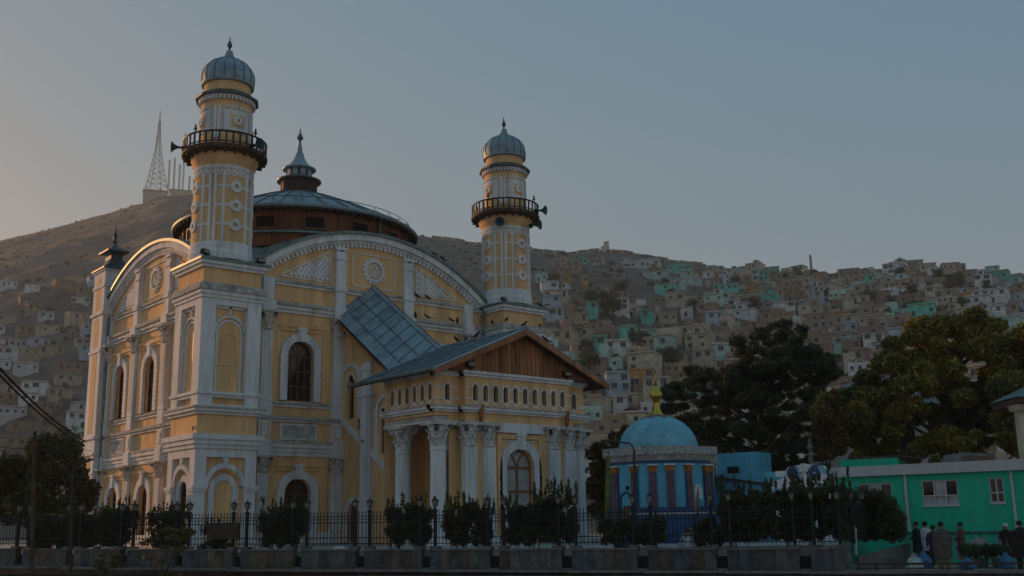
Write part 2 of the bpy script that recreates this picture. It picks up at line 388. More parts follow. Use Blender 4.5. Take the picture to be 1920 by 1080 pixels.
    for (a, b, c, d) in ((-0.42,0.42,16.78,16.84),(-0.42,0.42,17.34,17.40),(-0.40,-0.34,16.84,17.34),(0.34,0.40,16.84,17.34),(-0.22,-0.16,16.84,17.34),(0.16,0.22,16.84,17.34),(-0.09,0.09,16.84,17.2)):
        Md.box(CU+a, CU+b, P-0.02, P+0.08, c, d)
    Md.band(CU, 17.40, 0.14, 0.22, P-0.02, P+0.08, n=8)
    obj('wall', Y, M_YEL, mosque); wt = obj('moulding', W, M_WHT, mosque); obj('ledge', Lg, M_LEDGE, mosque)
    obj('dentil_course', D, M_WHT, wt, kind='stuff'); obj('arch_capping', C, M_FLASH, mosque); obj('medallion', Md, M_WHT, mosque)
    # vents in the strips, bottom plaques
    for uc in (10.0, 15.2):
        zt = ARC_Z+math.sqrt(ARC_R**2-(uc-CU)**2)-0.62; obj('vent', G(T).box(uc-0.13, uc+0.13, P+0.2, P+0.306, zt-0.45, zt-0.22), M_HOLE, wt)
    for c in (7.4, 17.8):
        pl = G(T); pl.box(c-1.12, c+1.12, P, P+0.11, 6.18, 6.95); q = obj('plaque', pl, M_LEDGE, mosque)
        rl = G(T)
        for s in (-1, 1):
            rl.poly([(c-s*0.75,6.85),(c-s*0.68,6.85),(c+s*0.75,6.28),(c+s*0.68,6.28)], P+0.1, P+0.13)
        rl.band(c, 6.57, 0.12, 0.19, P+0.1, P+0.135, 0, 6.28, 12); obj('crossed_relief', rl, M_LEDGE, q)
    for uc in (5.05, 10.0, 15.2, 20.15):
        x, y, _ = T(uc, P+0.08, 0)
        capital(mosque, x, y, 4.15, 0.97, 1.18); capital(mosque, x, y, 12.55, 1.16, 1.18)
    for c, hw, zb, zs in up: window(T, c, hw, zb, zs, P-0.30, mosque)
    for c, hw, zb, zs in lo: window(T, c, hw, zb, zs, P-0.30, mosque, name='door' if tag_ == 'front' else 'window')

facade(TF, (7.4, 17.8), (7.4, 17.8), 'front')
facade(TL, (7.4, 12.6), (7.4, 12.6), 'left')
# plain rear and right walls
g = G(); g.box(22.6, 22.9, 3.0, 22.9, 0, 15.7); g.box(2.6, 22.9, 22.6, 22.9, 0, 15.7); obj('rear_wall', g, M_YEL, mosque)

def tower_face(Yg, W, T, win):
    dz = 0.003 if win else 0.0; e = 0.004
    Yg.T = T; W.T = T
    # ground storey
    for a, b in ((0, 0.66), (2.94, 3.6)):
        W.box(a+e, b-e, -0.5, 0, 0.0, 5.0); W.box(a-0.06*(a == 0), b+0.06*(b == 3.6)+0.06*(a == 0), -0.4, 0.07, 2.98+dz, 3.10+dz); W.box(a-0.1*(a == 0), b+0.1, -0.4, 0.11, 3.10+dz, 3.28+dz)
        W.box(a-0.08*(a == 0), b+0.05, -0.4, 0.09+dz, 0, 0.5+dz)
    W.box(0.66, 2.94, -0.5, 0, 4.80, 5.0)
    W.band(1.8, 3.28, 0.94, 1.20, -0.3, -0.03, n=22); W.poly([(1.70,4.4),(1.90,4.4),(1.97,4.78),(1.63,4.78)], -0.3, 0.0)
    for q in range(2):
        Yg.band(1.8, 3.28, 0.80+q*0.07, 0.94, -0.5, -0.16+q*0.05, n=22)
    W.surround(1.8, 0.4, 3.05, 0.52, 0.86, -0.5, -0.18, h=0.28, n=11, key=False)
    # upper storey
    for a, b in ((0, 0.86), (2.74, 3.6)):
        W.box(a+e, b-e, -0.5, 0, 7.45, 13.6)
    W.box(0.86, 2.74, -0.5, 0, 13.2, 13.6); W.box(0.86, 2.74, -0.5, -0.02, 8.05, 8.22); W.box(0.86, 2.74, -0.5, -0.02, 7.45, 7.66)
    W.box(-0.08, 3.68, -0.3, 0.09+dz, 8.20+dz, 8.36+dz)
    W.band(1.8, 11.75, 0.82, 0.94, -0.45, -0.16, n=22); W.band(1.8, 11.65, 0.68, 0.80, -0.45, -0.24, n=20)
    for s in (-1, 1):
        W.box(*sorted((1.8+s*0.80, 1.8+s*0.69)), -0.45, -0.22, 8.36, 11.65); W.box(*sorted((1.8+s*0.94, 1.8+s*0.90)), -0.45, -0.16, 8.36, 13.2)
    W.box(1.74, 1.86, -0.45, -0.16, 12.65, 13.2); W.box(0.86, 2.74, -0.45, -0.16, 13.06, 13.2)
    if not win:
        Yg.band(1.8, 11.2, 0.44, 0.48, -0.5, -0.26, n=16)
        for s in (-1, 1): Yg.box(*sorted((1.8+s*0.44, 1.8+s*0.48)), -0.5, -0.26, 9.9, 11.2)
        Yg.box(1.32, 2.28, -0.5, -0.26, 9.86, 9.9)

def tower(x0, fl, ff):
    Yg = G(); W = G(); Lg = G(); x1 = x0+3.6; y0, y1 = 0.0, 3.6
    rb(Yg, x0+0.3, x1-0.3, y0+0.3, y1-0.3, 0, 15.7); rb(Yg, x0+0.05, x1-0.05, y0+0.05, y1-0.05, 5.9, 7.2); rb(Yg, x0+0.05, x1-0.05, y0+0.05, y1-0.05, 14.3, 15.35)
    tower_face(Yg, W, ff, False); tower_face(Yg, W, fl, True); Yg.T = W.T = None
    for z0, z1, p in ((5.0,5.26,0.0),(5.26,5.48,0.10),(5.48,5.74,0.20),(5.74,6.02,0.30),(7.10,7.26,0.10),(7.26,7.42,0.26),
                      (13.56,13.76,0.08),(13.76,13.98,0.17),(15.28,15.46,0.10),(15.46,15.66,0.22)):
        rb(W, x0, x1, y0, y1, z0, z1, p)
    for z0, z1, p in ((7.42,7.52,0.33),(13.98,14.24,0.27),(14.24,14.40,0.15)): q = G(); rb(q, x0, x1, y0, y1, z0, z1, p); obj('tower_ledge', q, M_LEDGE, mosque)
    obj('tower_wall', Yg, M_YEL, mosque); wt = obj('tower_moulding', W, M_WHT, mosque)
    f = G(); rb(f, x0, x1, y0, y1, 15.66, 15.80, 0.30); f.wedge(x0-0.24, x1+0.24, y0-0.24, y1+0.24, 15.80, 16.15, 0.9, 0.9); obj('tower_flashing', f, M_FLASH, mosque)
    gd = G(fl); gd.archfill(1.8, 0.30, 10.1, 11.55, -0.292); obj('tower_window', gd, M_GLASS, mosque)
    gd = G(fl); gd.archfill(1.8, 0.50, 0.45, 3.05, -0.29); obj('tower_window', gd, M_GLASS, mosque)

tower(0.0, lambda u, o, z: (-o, 3.6-u, z), TF)
tower(21.6, lambda u, o, z: (21.6-o, 3.6-u, z), lambda u, o, z: (21.6+u, -o, z))

# ---- minarets
def cyl(g, cx, cy, r, a0, a1, z0, z1, t=0.05, n=4):        # curved block on a drum
    v = []; f = []
    for k in range(n+1):
        a = a0+(a1-a0)*k/n; c, s = math.cos(a), math.sin(a)
        v += [(cx+(r-0.06)*c,cy+(r-0.06)*s,z0),(cx+(r+t)*c,cy+(r+t)*s,z0),(cx+(r+t)*c,cy+(r+t)*s,z1),(cx+(r-0.06)*c,cy+(r-0.06)*s,z1)]
        if k: a_, b_ = 4*(k-1), 4*k; f += [(a_+i, a_+(i+1)%4, b_+(i+1)%4, b_+i) for i in range(4)]
    f += [(0,1,2,3), (4*n,4*n+3,4*n+2,4*n+1)]
    g.add(v, f)
def disc(g, cx, cy, r, a, z, ri, ro, t=0.06, n=12):         # annulus lying on a drum
    c, s = math.cos(a), math.sin(a)
    T = lambda u, o, zz: (cx+(r+o)*c-s*u, cy+(r+o)*s+c*u, zz)
    old = g.T; g.T = T
    off = -0.5*ro*ro/r
    if ri > 0: g.band(0, z, ri, ro, off-0.06, t, 0, 2*math.pi-1e-3, n)
    else: g.poly([(ro*math.cos(2*math.pi*k/n), z+ro*math.sin(2*math.pi*k/n)) for k in range(n)], off-0.06, t)
    g.T = old

def minaret(cx, cy, horns):
    rs = lambda z: 1.72-0.07*(z-16.3)/5.2
    sh = G(); sh.lathe(cx, cy, [(1.70,16.0),(rs(17),16.9),(rs(21.5),21.5),(1.66,21.55),(1.74,21.7),(1.92,22.05),(1.96,22.25),(1.96,22.3),(1.48,22.3),(1.48,25.3),(1.47,25.9)], 40)
    root = obj('minaret', sh, M_YEL, mosque, smooth=True)
    W = G(); W.lathe(cx, cy, [(1.82,15.95),(1.84,16.3),(1.78,16.5),(1.76,16.85),(1.72,16.95),(1.60,16.95)], 40)
    car = [-math.pi/2+k*math.pi/2 for k in range(4)]
    for a in car:
        for s in (-1, 1):
            cyl(W, cx, cy, 1.66, a+s*R(24)-R(2.6), a+s*R(24)+R(2.6), 16.9, 21.0, 0.075)
            cyl(W, cx, cy, 1.66, a+math.pi/4+s*R(5)-R(2.6), a+math.pi/4+s*R(5)+R(2.6), 16.9, 21.0, 0.075)
        for z in (17.95, 19.1, 20.25):
            r = rs(z)
            disc(W, cx, cy, r, a, z, 0.14, 0.36, 0.10, 16)
            for s in (-1, 1):
                cyl(W, cx, cy, r-0.02, min(a+s*R(11.5), a+s*R(40)), max(a+s*R(11.5), a+s*R(40)), z-0.07, z+0.07, 0.06, 5)
    cyl(W, cx, cy, 1.655, 0, 2*math.pi, 21.36, 21.52, 0.07, 40)
    ns = 32
    for row, z in ((0, 21.24), (1, 21.02)):
        for k in range(ns): disc(W, cx, cy, rs(z), 2*math.pi*(k+0.5*row)/ns, z, 0.075, 0.165, 0.05, 8)
    # upper drum ornament
    for a in car:
        cyl(W, cx, cy, 1.48, a-R(30), a+R(30), 23.6, 25.0, 0.05, 8)
        for s in (-1, 1): cyl(W, cx, cy, 1.48, a+math.pi/4+s*R(4.5)-R(3.5), a+math.pi/4+s*R(4.5)+R(3.5), 23.2, 25.2, 0.07)
        for k in range(-4, 5): cyl(W, cx, cy, 1.48, a+R(k*6.5)-R(2.2), a+R(k*6.5)+R(2.2), 25.08, 25.26, 0.05, 1)
        for k in range(9):
            for s in (-1, 1): cyl(W, cx, cy, 1.48, a+s*R(33.5)-R(2), a+s*R(33.5)+R(2), 23.4+k*0.19, 23.52+k*0.19, 0.05, 1)
        disc(W, cx, cy, 1.48, a, 24.3, 0.10, 0.27, 0.17, 14)
    for k in range(44): cyl(W, cx, cy, 1.5, 2*math.pi*k/44, 2*math.pi*(k+0.58)/44, 25.62, 25.80, 0.16, 1)
    cyl(W, cx, cy, 1.47, 0, 2*math.pi, 25.80, 25.9, 0.2, 36)
    obj('plaster_ornament', W, M_WHT, root)
    for a in car:
        Yq = G(); cyl(Yq, cx, cy, 1.48, a-R(15), a+R(15), 23.92, 24.68, 0.075, 5); obj('square_panel', Yq, M_YEL, root)
    ev = G(); ev.lathe(cx, cy, [(1.5,25.88),(1.86,25.9),(1.88,26.02),(1.82,26.06),(1.40,26.32),(1.38,26.3)], 12, a0=R(15)); obj('upper_eave', ev, M_METD, root)
    nk = G(); nk.lathe(cx, cy, [(1.36,26.2),(1.36,26.95),(1.3,27.0)], 36); obj('neck', nk, M_YEL, root, smooth=True)
    dm = G(); dm.lathe(cx, cy, [(1.42,26.86),(1.54,26.90),(1.55,27.0),(1.50,27.02),(1.55,27.3),(1.545,27.55),(1.47,27.85),(1.30,28.15),(1.02,28.42),(0.66,28.62),(0.42,28.72),(0.34,28.86),(0.25,29.05),(0.21,29.22),(0.22,29.26),(0.1,29.3)], 40)
    dome = obj('onion_dome', dm, M_MET, root, smooth=True)
    for k in range(16):
        a = 2*math.pi*(k+0.5)/16
        pr_ = [(1.555,27.0),(1.565,27.3),(1.56,27.55),(1.485,27.85),(1.315,28.15),(1.035,28.43),(0.67,28.63),(0.43,28.73)]
        obj('rib', G().tube([(cx+r*math.cos(a), cy+r*math.sin(a), z) for r, z in pr_], 0.026, 4), M_METD, dome)
    fi = G(); fi.lathe(cx, cy, [(0.05,29.25),(0.05,29.42),(0.09,29.45),(0.05,29.48),(0.16,29.62),(0.155,29.70),(0.06,29.95),(0.025,30.02),(0.055,30.06),(0.02,30.10),(0.05,30.15),(0.015,30.19),(0.012,30.3)], 12); obj('finial', fi, M_METD, root, smooth=True)
    # balcony
    bl = G(); bl.lathe(cx, cy, [(1.7,22.22),(2.36,22.30),(2.46,22.34),(2.47,22.50),(2.42,22.52),(2.42,22.60),(1.4,22.60)], 44)
    for k in range(22):
        a = 2*math.pi*k/22; c, s = math.cos(a), math.sin(a)
        bl.T = lambda u, o, z: (cx+c*o-s*u, cy+s*o+c*u, z); bl.box(-0.05, 0.05, 1.75, 2.38, 22.14, 22.28)
    bl.T = None; bal = obj('balcony', bl, M_WOODD, root)
    rl = G()
    for z, r_ in ((23.32, 0.06), (22.72, 0.04)):
        rl.tube([(cx+2.38*math.cos(2*math.pi*k/44), cy+2.38*math.sin(2*math.pi*k/44), z) for k in range(45)], r_, 5)
    obj('balcony_rail', rl, M_IRONB, root)
    bm_ = G().box(-0.05, 0.05, -0.035, 0.035, 22.6, 23.3).mesh('baluster', M_IRONB)
    for k in range(38):
        a = 2*math.pi*k/38; o = obj('baluster', bm_, parent=root); o.matrix_basis = Matrix.Translation((cx+2.38*math.cos(a), cy+2.38*math.sin(a), 0)) @ Matrix.Rotation(a+math.pi/2, 4, 'Z')
    for k in range(4):
        a = -math.pi/2+R(20)+k*math.pi/2
        obj('rail_finial', G().lathe(cx+2.38*math.cos(a), cy+2.38*math.sin(a), [(0.03,23.3),(0.04,23.48),(0.13,23.52),(0.05,23.58),(0.07,23.66),(0.015,23.85)], 8), M_IRON, root)
    return root
minaret(1.8, 1.8, 0); minaret(23.4, 1.8, 0)

# ---- vaulted metal roof, drum and shallow dome
def vault(t): return ARC_Z+math.sqrt(max(0, ARC_R**2-(t-CU)**2))
n = 48; lo_, hi_ = 2.5, 22.8; g = G(); Z = {}
for i in range(n+1):
    for j in range(n+1):
        x = lo_+(hi_-lo_)*i/n; y = lo_+(hi_-lo_)*j/n
        rr = math.hypot(x-CU, y-CU)
        zz = max(vault(x), vault(y))+0.02+0.75*max(0, min(1, (10.2-rr)/2.4))
        g.v.append((x, y, max(15.6, zz)))
g.f = [(i*(n+1)+j, (i+1)*(n+1)+j, (i+1)*(n+1)+j+1, i*(n+1)+j+1) for i in range(n) for j in range(n)]; g.mi = [0]*len(g.f)
roof = obj('vault_roof', g, M_MET, mosque, smooth=True)
def zroof(x, y):
    rr = math.hypot(x-CU, y-CU); return max(15.6, max(vault(x), vault(y))+0.02+0.75*max(0, min(1, (10.2-rr)/2.4)))
for k in range(44):                        # radiating standing seams
    a = 2*math.pi*k/44; pts = []
    for q in range(9):
        r = 8.2+q*0.62; x, y = CU+r*math.cos(a), CU+r*math.sin(a)
        if lo_ < x < hi_ and lo_ < y < hi_: pts.append((x, y, zroof(x, y)+0.03))
    if len(pts) > 2: obj('seam', G().tube(pts, 0.035, 4), M_METD, roof)
drum = G(); drum.lathe(CU, CU, [(8.1,19.0),(8.1,21.6)], 72); dr = obj('drum', drum, M_DRUM, mosque)
sk = G(); sk.lathe(CU, CU, [(8.1,20.02),(8.32,19.98),(8.34,19.82),(8.1,19.8)], 72); obj('drum_sill', sk, M_FLASH, dr)
pw = G().box(-0.06, 0.06, -0.05, 0.08, 20.0, 21.45).mesh('drum_post', M_WOODD)
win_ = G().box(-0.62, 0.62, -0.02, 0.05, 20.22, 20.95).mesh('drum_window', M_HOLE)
wf = G().box(-0.75, 0.75, -0.04, 0.09, 20.95, 21.06); wf.box(-0.75, -0.62, -0.04, 0.09, 20.1, 20.95); wf.box(0.62, 0.75, -0.04, 0.09, 20.1, 20.95); wf.box(-0.75, 0.75, -0.04, 0.1, 20.1, 20.22); wf = wf.mesh('drum_window_frame', M_FRAME)
pipe = G().lathe(0, 0.25, [(0.07,19.9),(0.07,21.45)], 8).mesh('down_pipe', M_COPE)
for k in range(32):
    a = -math.pi/2+2*math.pi*(k+0.15)/32
    if k % 2: ms = [pw]
    else: ms = [win_, wf]
    if k % 8 == 1: ms.append(pipe)
    for me in ms:
        o = obj(me.name, me, parent=dr); o.matrix_basis = Matrix.Translation((CU+8.1*math.cos(a), CU+8.1*math.sin(a), 0)) @ Matrix.Rotation(a-math.pi/2, 4, 'Z')
bd = G()
for q in range(8): bd.lathe(CU, CU, [(8.10,20.05+q*0.18),(8.125,20.06+q*0.18),(8.125,20.20+q*0.18),(8.10,20.215+q*0.18)], 72)
obj('drum_boarding', bd, M_DRUM, dr, kind='stuff')
dprof = [(8.75,21.48),(8.80,21.54),(8.80,21.66),(8.7,21.72),(7.8,22.14),(6.6,22.72),(5.4,23.26),(4.2,23.78),(3.0,24.28),(2.0,24.66),(1.3,24.92)]
dm = G(); dm.lathe(CU, CU, [(8.0,21.5)]+dprof, 72); dome = obj('dome', dm, M_MET, mosque, smooth=True)
for k in range(36):
    a = 2*math.pi*(k+0.35)/36
    obj('seam', G().tube([(CU+r*math.cos(a), CU+r*math.sin(a), z+0.03) for r, z in dprof[3:]], 0.04, 4), M_METD, dome)
dn = G()
for k in range(96):
    a = 2*math.pi*k/96; c, s = math.cos(a), math.sin(a); dn.T = lambda u, o, z: (CU+c*o-s*u, CU+s*o+c*u, z); dn.box(-0.09, 0.09, 8.1, 8.65, 21.34, 21.48)
dn.T = None; obj('rafter_ends', dn, M_WOODD, dome, kind='stuff')
sr = G()                                     # snow rail above the eave
sr.tube([(CU+8.2*math.cos(2*math.pi*k/72), CU+8.2*math.sin(2*math.pi*k/72), 22.32) for k in range(73)], 0.025, 4)
for k in range(36):
    a = 2*math.pi*k/36; sr.tube([(CU+8.2*math.cos(a), CU+8.2*math.sin(a), 21.85), (CU+8.2*math.cos(a), CU+8.2*math.sin(a), 22.27)], 0.02, 4)
    a2 = a+0.05; sr.tube([(CU+8.2*math.cos(a), CU+8.2*math.sin(a), 22.25), (CU+8.45*math.cos(a2), CU+8.45*math.sin(a2), 21.7)], 0.015, 4)
obj('snow_rail', sr, M_IRON, dome)
ln = G(); ln.lathe(CU, CU, [(1.3,24.6),(1.3,25.86),(1.2,25.9)], 24); l1 = obj('lantern', ln, M_WOODD, mosque)
for k in range(16):
    a = 2*math.pi*k/16; c, s = math.cos(a), math.sin(a); q = G(lambda u, o, z: (CU+c*o-s*u, CU+s*o+c*u, z)); q.box(-0.14, 0.14, 1.2, 1.33, 25.1, 25.6); q.band(0, 25.6, 0.06, 0.14, 1.2, 1.33, n=6); obj('lantern_panel', q, M_IRONB, l1)
l2 = G(); l2.lathe(CU, CU, [(1.25,25.80),(1.62,25.88),(1.64,25.98),(1.55,26.02),(0.95,26.28)], 24); obj('lantern_eave', l2, M_METD, l1)
l3 = G()
for k in range(10):
    a = 2*math.pi*(k+0.2)/10; c, s = math.cos(a), math.sin(a); l3.T = lambda u, o, z: (CU+c*o-s*u, CU+s*o+c*u, z); l3.box(-0.19, 0.19, 0.84, 0.93, 26.2, 26.86)
l3.T = None; obj('lantern_post', l3, M_MET, l1)
l4 = G(); l4.lathe(CU, CU, [(0.8,26.78),(1.22,26.82),(1.24,26.90),(1.17,26.95),(0.85,27.12),(0.55,27.45),(0.36,27.85),(0.28,28.1),(0.30,28.14),(0.22,28.2),(0.15,28.75),(0.16,28.8),(0.10,28.84)], 24); obj('lantern_roof', l4, M_MET, l1, smooth=True)
l5 = G(); l5.lathe(CU, CU, [(0.10,28.8),(0.07,29.1),(0.13,29.14),(0.07,29.18),(0.24,29.34),(0.23,29.42),(0.08,29.72),(0.035,29.8),(0.08,29.86),(0.03,29.92),(0.06,29.97),(0.02,30.02),(0.015,30.2)], 14); obj('finial', l5, M_METD, l1, smooth=True)

# ---- rear corner turret with concave cap
g = G(); W = G()
x0, x1, y0, y1 = 1.55, 3.35, 20.2, 22.4
W.box(x0, x1, y0, y1, 0, 19.2)
for z, p in ((3.6,0.07),(6.1,0.12),(7.2,0.14),(13.3,0.07),(16.0,0.12),(18.0,0.07)): rb(W, x0, x1, y0, y1, z, z+0.2, p)
rb(W, x0, x1, y0, y1, 19.2, 19.34, 0.1)
tr = obj('corner_turret', W, M_WHT, mosque)
for z0, z1 in ((0.6,3.0),(4.0,6.0),(7.6,13.0),(13.7,15.4),(16.4,18.4)):
    for T, c, hw in ((lambda u, o, z: (x0-o, u, z), 21.3, 0.42), (lambda u, o, z: (u, y0-o, z), 2.45, 0.36)):
        q = G(T); q.archfill(c, hw, z0, z1, 0.012); obj('blind_panel', q, M_YEL, tr)
cp = G(); rb(cp, x0, x1, y0, y1, 19.34, 19.44, 0.2)
for (a, z), (b, z2) in zip([(0.15,19.44),(-0.25,19.8),(-0.48,20.2),(-0.52,20.5),(-0.42,20.66)], [(-0.25,19.8),(-0.48,20.2),(-0.52,20.5),(-0.42,20.66),(-0.15,20.8)]):
    cp.add([(x0-a,y0-a,z),(x1+a,y0-a,z),(x1+a,y1+a,z),(x0-a,y1+a,z),(x0-b,y0-b,z2),(x1+b,y0-b,z2),(x1+b,y1+b,z2),(x0-b,y1+b,z2)], [(0,1,5,4),(1,2,6,5),(2,3,7,6),(3,0,4,7)])
rb(cp, x0, x1, y0, y1, 20.72, 20.84, -0.12); cp.wedge(x0+0.2, x1-0.2, y0+0.2, y1-0.2, 20.84, 21.3, 0.55, 0.7)
obj('turret_cap', cp, M_METD, tr)
obj('finial', G().lathe(2.45, 21.3, [(0.14,21.2),(0.1,21.5),(0.2,21.6),(0.1,21.75),(0.17,22.0),(0.05,22.5),(0.02,22.9)], 10), M_METD, tr, smooth=True)
obj('rain_pipe', G().tube([(1.9,20.0,15.8),(1.95,19.95,0.2)], 0.09, 8), M_FLASH, mosque)
obj('rain_pipe', G().tube([(21.35,1.9,15.9),(21.35,1.9,12.9),(21.3,1.7,12.6)], 0.09, 8), M_FLASH, mosque)

# ---- stair wing: sloping roof down from the facade
SX0, SX1 = 10.3, 14.9; YT, YB = 2.3, -7.0
zr = lambda y: 16.24+(y-2.3)*(16.24-10.93)/7.77      # ridge height
ze = lambda y: zr(y)-1.95
TS = lambda u, o, z: (SX0-o, -u, z)                  # facing -X, u grows towards the viewer
Y_ = G(TS); n = 24
holes = [(-1.1, 0.32, 7.4, 9.75), (0.05, 0.32, 6.65, 8.6), (2.6, 0.32, 5.1, 7.4)]
tops = lambda u: min(13.2, ze(-u)-0.35)
hs = [(-1.1,0.32,7.4,9.75),(0.05,0.32,6.65,8.6),(2.6,0.32,5.1,7.4)]
Y_.wall(-2.3, -1.7, 0, 9.0, 0); Y_.wall(-1.7, 3.0, 0, 4.6, 0, [(-0.55, 0.62, 0.1, 1.75)])
Y_.wall(3.0, 7.0, 0, 4.6, 0)
Us = [-2.3+9.3*i/60 for i in range(61)]
for a, b in zip(Us, Us[1:]):
    z0 = 4.6 if a >= -1.7-1e-6 else 9.0
    zt0, zt1 = max(4.6, tops(a)), max(4.6, tops(b))
    inh = [h for h in hs if h[0]-h[1] < (a+b)/2 < h[0]+h[1]]
    if inh:
        h = inh[0]; top_ = lambda u: h[3]+math.sqrt(max(0, h[1]**2-(u-h[0])**2))
        Y_.add([(a,0,z0),(b,0,z0),(b,0,h[2]),(a,0,h[2])], [(0,1,2,3)]); Y_.add([(a,0,top_(a)),(b,0,top_(b)),(b,0,zt1),(a,0,zt0)], [(0,1,2,3)])
    elif zt0 > z0+0.05: Y_.add([(a,0,z0),(b,0,z0),(b,0,zt1),(a,0,zt0)], [(0,1,2,3)])
obj('stair_wall', Y_, M_YEL, mosque)
W = G(TS)
for c, hw, zb, zs in hs:
    gp = G(TS); gp.archfill(c, hw+0.06, zb-0.05, zs, -0.18); pn = obj('lancet_window', gp, M_GLASS, mosque)
    br = G(TS)
    for q in (-0.1, 0.1): br.box(c+q-0.012, c+q+0.012, -0.15, -0.12, zb, zs+0.2)
    for q in range(5): br.box(c-hw, c+hw, -0.15, -0.12, zb+0.3+q*0.42, zb+0.325+q*0.42)
    obj('window_bars', br, M_FRAME, pn)
    W.band(c, zs, hw+0.02, hw+0.14, -0.05, 0.08, n=12)
    jm = G(TS)
    for s in (-1, 1): jm.box(*sorted((c+s*hw, c+s*(hw+0.03))), -0.2, 0.0, zb, zs)
    obj('window_jamb', jm, M_YEL, pn)
W.surround(-1.1, 7.3, 9.6, 0.98, 1.24, -0.05, 0.13, h=0.2, n=15, key=False)
W.surround(2.85, 4.9, 7.5, 0.80, 1.04, -0.05, 0.13, h=0.2, n=13, key=False)
W.surround(-0.55, 0.1, 1.75, 0.62, 0.94, -0.05, 0.15, h=0.25, n=11, key=False)
gp = G(TS); gp.archfill(-0.55, 0.62, 0.1, 1.75, -0.15); obj('side_door', gp, M_FRAME, mosque)
W.box(0.40, 1.42, -0.05, 0.26, 0, 10.6); W.box(0.30, 1.52, -0.05, 0.34, 8.55, 8.75); W.box(0.34, 1.48, -0.05, 0.30, 10.1, 10.25)
for a, b in ((-2.1, 3.4),):                           # sloping string course following the stair
    W.poly([(a,7.25),(a,7.55),(b,4.05),(b,3.75)], -0.05, 0.16); W.poly([(a,7.55),(a,7.62),(b,4.12),(b,4.05)], -0.05, 0.22)
W.poly([(-2.2,ze(2.2)-0.62),(-2.2,ze(2.2)-0.35),(4.6,ze(-4.6)-0.35),(4.6,ze(-4.6)-0.62)], -0.05, 0.14)
obj('stair_moulding', W, M_WHT, mosque)
g = G()                                               # right-hand and front closing walls
g.add([(SX1,2.3,0),(SX1,-7,0),(SX1,-7,ze(-7)),(SX1,2.3,ze(2.3))], [(0,1,2,3)]); obj('stair_wall', g, M_YEL, mosque)
# roof: boards below, metal sheets as single panels
fw_ = CU-9.75; yf = -6.2
def rp(s, t, y, lift=0.0):                            # s: side, t: 0 ridge .. 1 eave
    zz = zr(y)-2.25*t
    return (CU+s*fw_*t, y, zz+lift)
base = G()
for s in (-1, 1): base.add([rp(s,0,2.28),rp(s,1,2.28),rp(s,1,yf),rp(s,0,yf),rp(s,0,2.28,-0.2),rp(s,1,2.28,-0.2),rp(s,1,yf,-0.2),rp(s,0,yf,-0.2)], [(0,1,2,3),(4,7,6,5),(0,4,5,1),(1,5,6,2),(2,6,7,3)])
sr_ = obj('stair_roof', base, M_WOOD, mosque)
ny = 11; cols = ((0.02,0.10),(0.10,0.44),(0.44,0.78),(0.78,1.02))
for i in range(ny):
    ya = 2.28-(2.28-yf)*i/ny; yb = 2.28-(2.28-yf)*(i+1)/ny
    for (ta, tb) in cols:
        for s in (-1, 1):
            q = G(); e = 0.025; l0 = 0.03 if (i % 2) else 0.04
            q.add([rp(s,ta,ya-e,l0),rp(s,tb-0.006,ya-e,l0),rp(s,tb-0.006,yb,l0),rp(s,ta,yb,l0),rp(s,ta,ya-e,0),rp(s,tb-0.006,ya-e,0),rp(s,tb-0.006,yb,0),rp(s,ta,yb,0)], [(0,1,2,3),(0,4,5,1),(1,5,6,2),(2,6,7,3),(3,7,4,0)])
            obj('roof_sheet', q, M_MET, sr_)
    if i:
        for s in (-1, 1): obj('seam', G().tube([rp(s,0.1,ya,0.06), rp(s,0.78,ya,0.06)], 0.03, 4), M_FLASH, sr_)
for t in (0.10, 0.44, 0.78):
    for s in (-1, 1): obj('seam', G().tube([rp(s,t,2.25,0.06), rp(s,t,yf,0.06)], 0.03, 4), M_METD, sr_)
for s in (-1,): obj('verge_board', G().add([rp(s,1.0,2.2,-0.02),rp(s,1.0,yf,-0.02),rp(s,1.0,yf,-0.42),rp(s,1.0,2.2,-0.42),rp(s,0.96,2.2,-0.02),rp(s,0.96,yf,-0.02),rp(s,0.96,yf,-0.42),rp(s,0.96,2.2,-0.42)], [(0,1,2,3),(4,5,6,7),(0,4,5,1),(3,2,6,7)]), M_WOOD, sr_)

# ---- columned porch
PX0, PX1, PY0, PY1 = 7.45, 17.75, -11.55, -6.95; CX0, CX1, CY = 9.0, 16.2, -12.0
TP = lambda u, o, z: (u, CY-o, z)                    # front of the middle projection
TQ = lambda u, o, z: (u, PY0-o, z)                   # set-back ends
TR = lambda u, o, z: (PX0-o, -u, z)                  # left flank, u = -y
Yw = G(); Ww = G(); Lw = G()
Yw.T = TP; Yw.wall(CX0, CX1, 0, 6.4, 0, [(12.55, 0.96, 0.15, 3.86)], 0.45)
for a, b in ((11.0,11.28),(13.82,14.1)): Yw.box(a-0.0, b, -0.02, 0.14, 0.1, 5.55)
Yw.box(11.28, 13.82, -0.02, 0.14, 5.32, 5.55)
Yw.T = None
Yw.box(CX0, CX1, CY+0.5, PY0+0.6, 5.6, 6.4)
for x in (CX0, CX1): Yw.add([(x,CY,0),(x,PY0+0.7,0),(x,PY0+0.7,6.4),(x,CY,6.4)], [(0,1,2,3)])
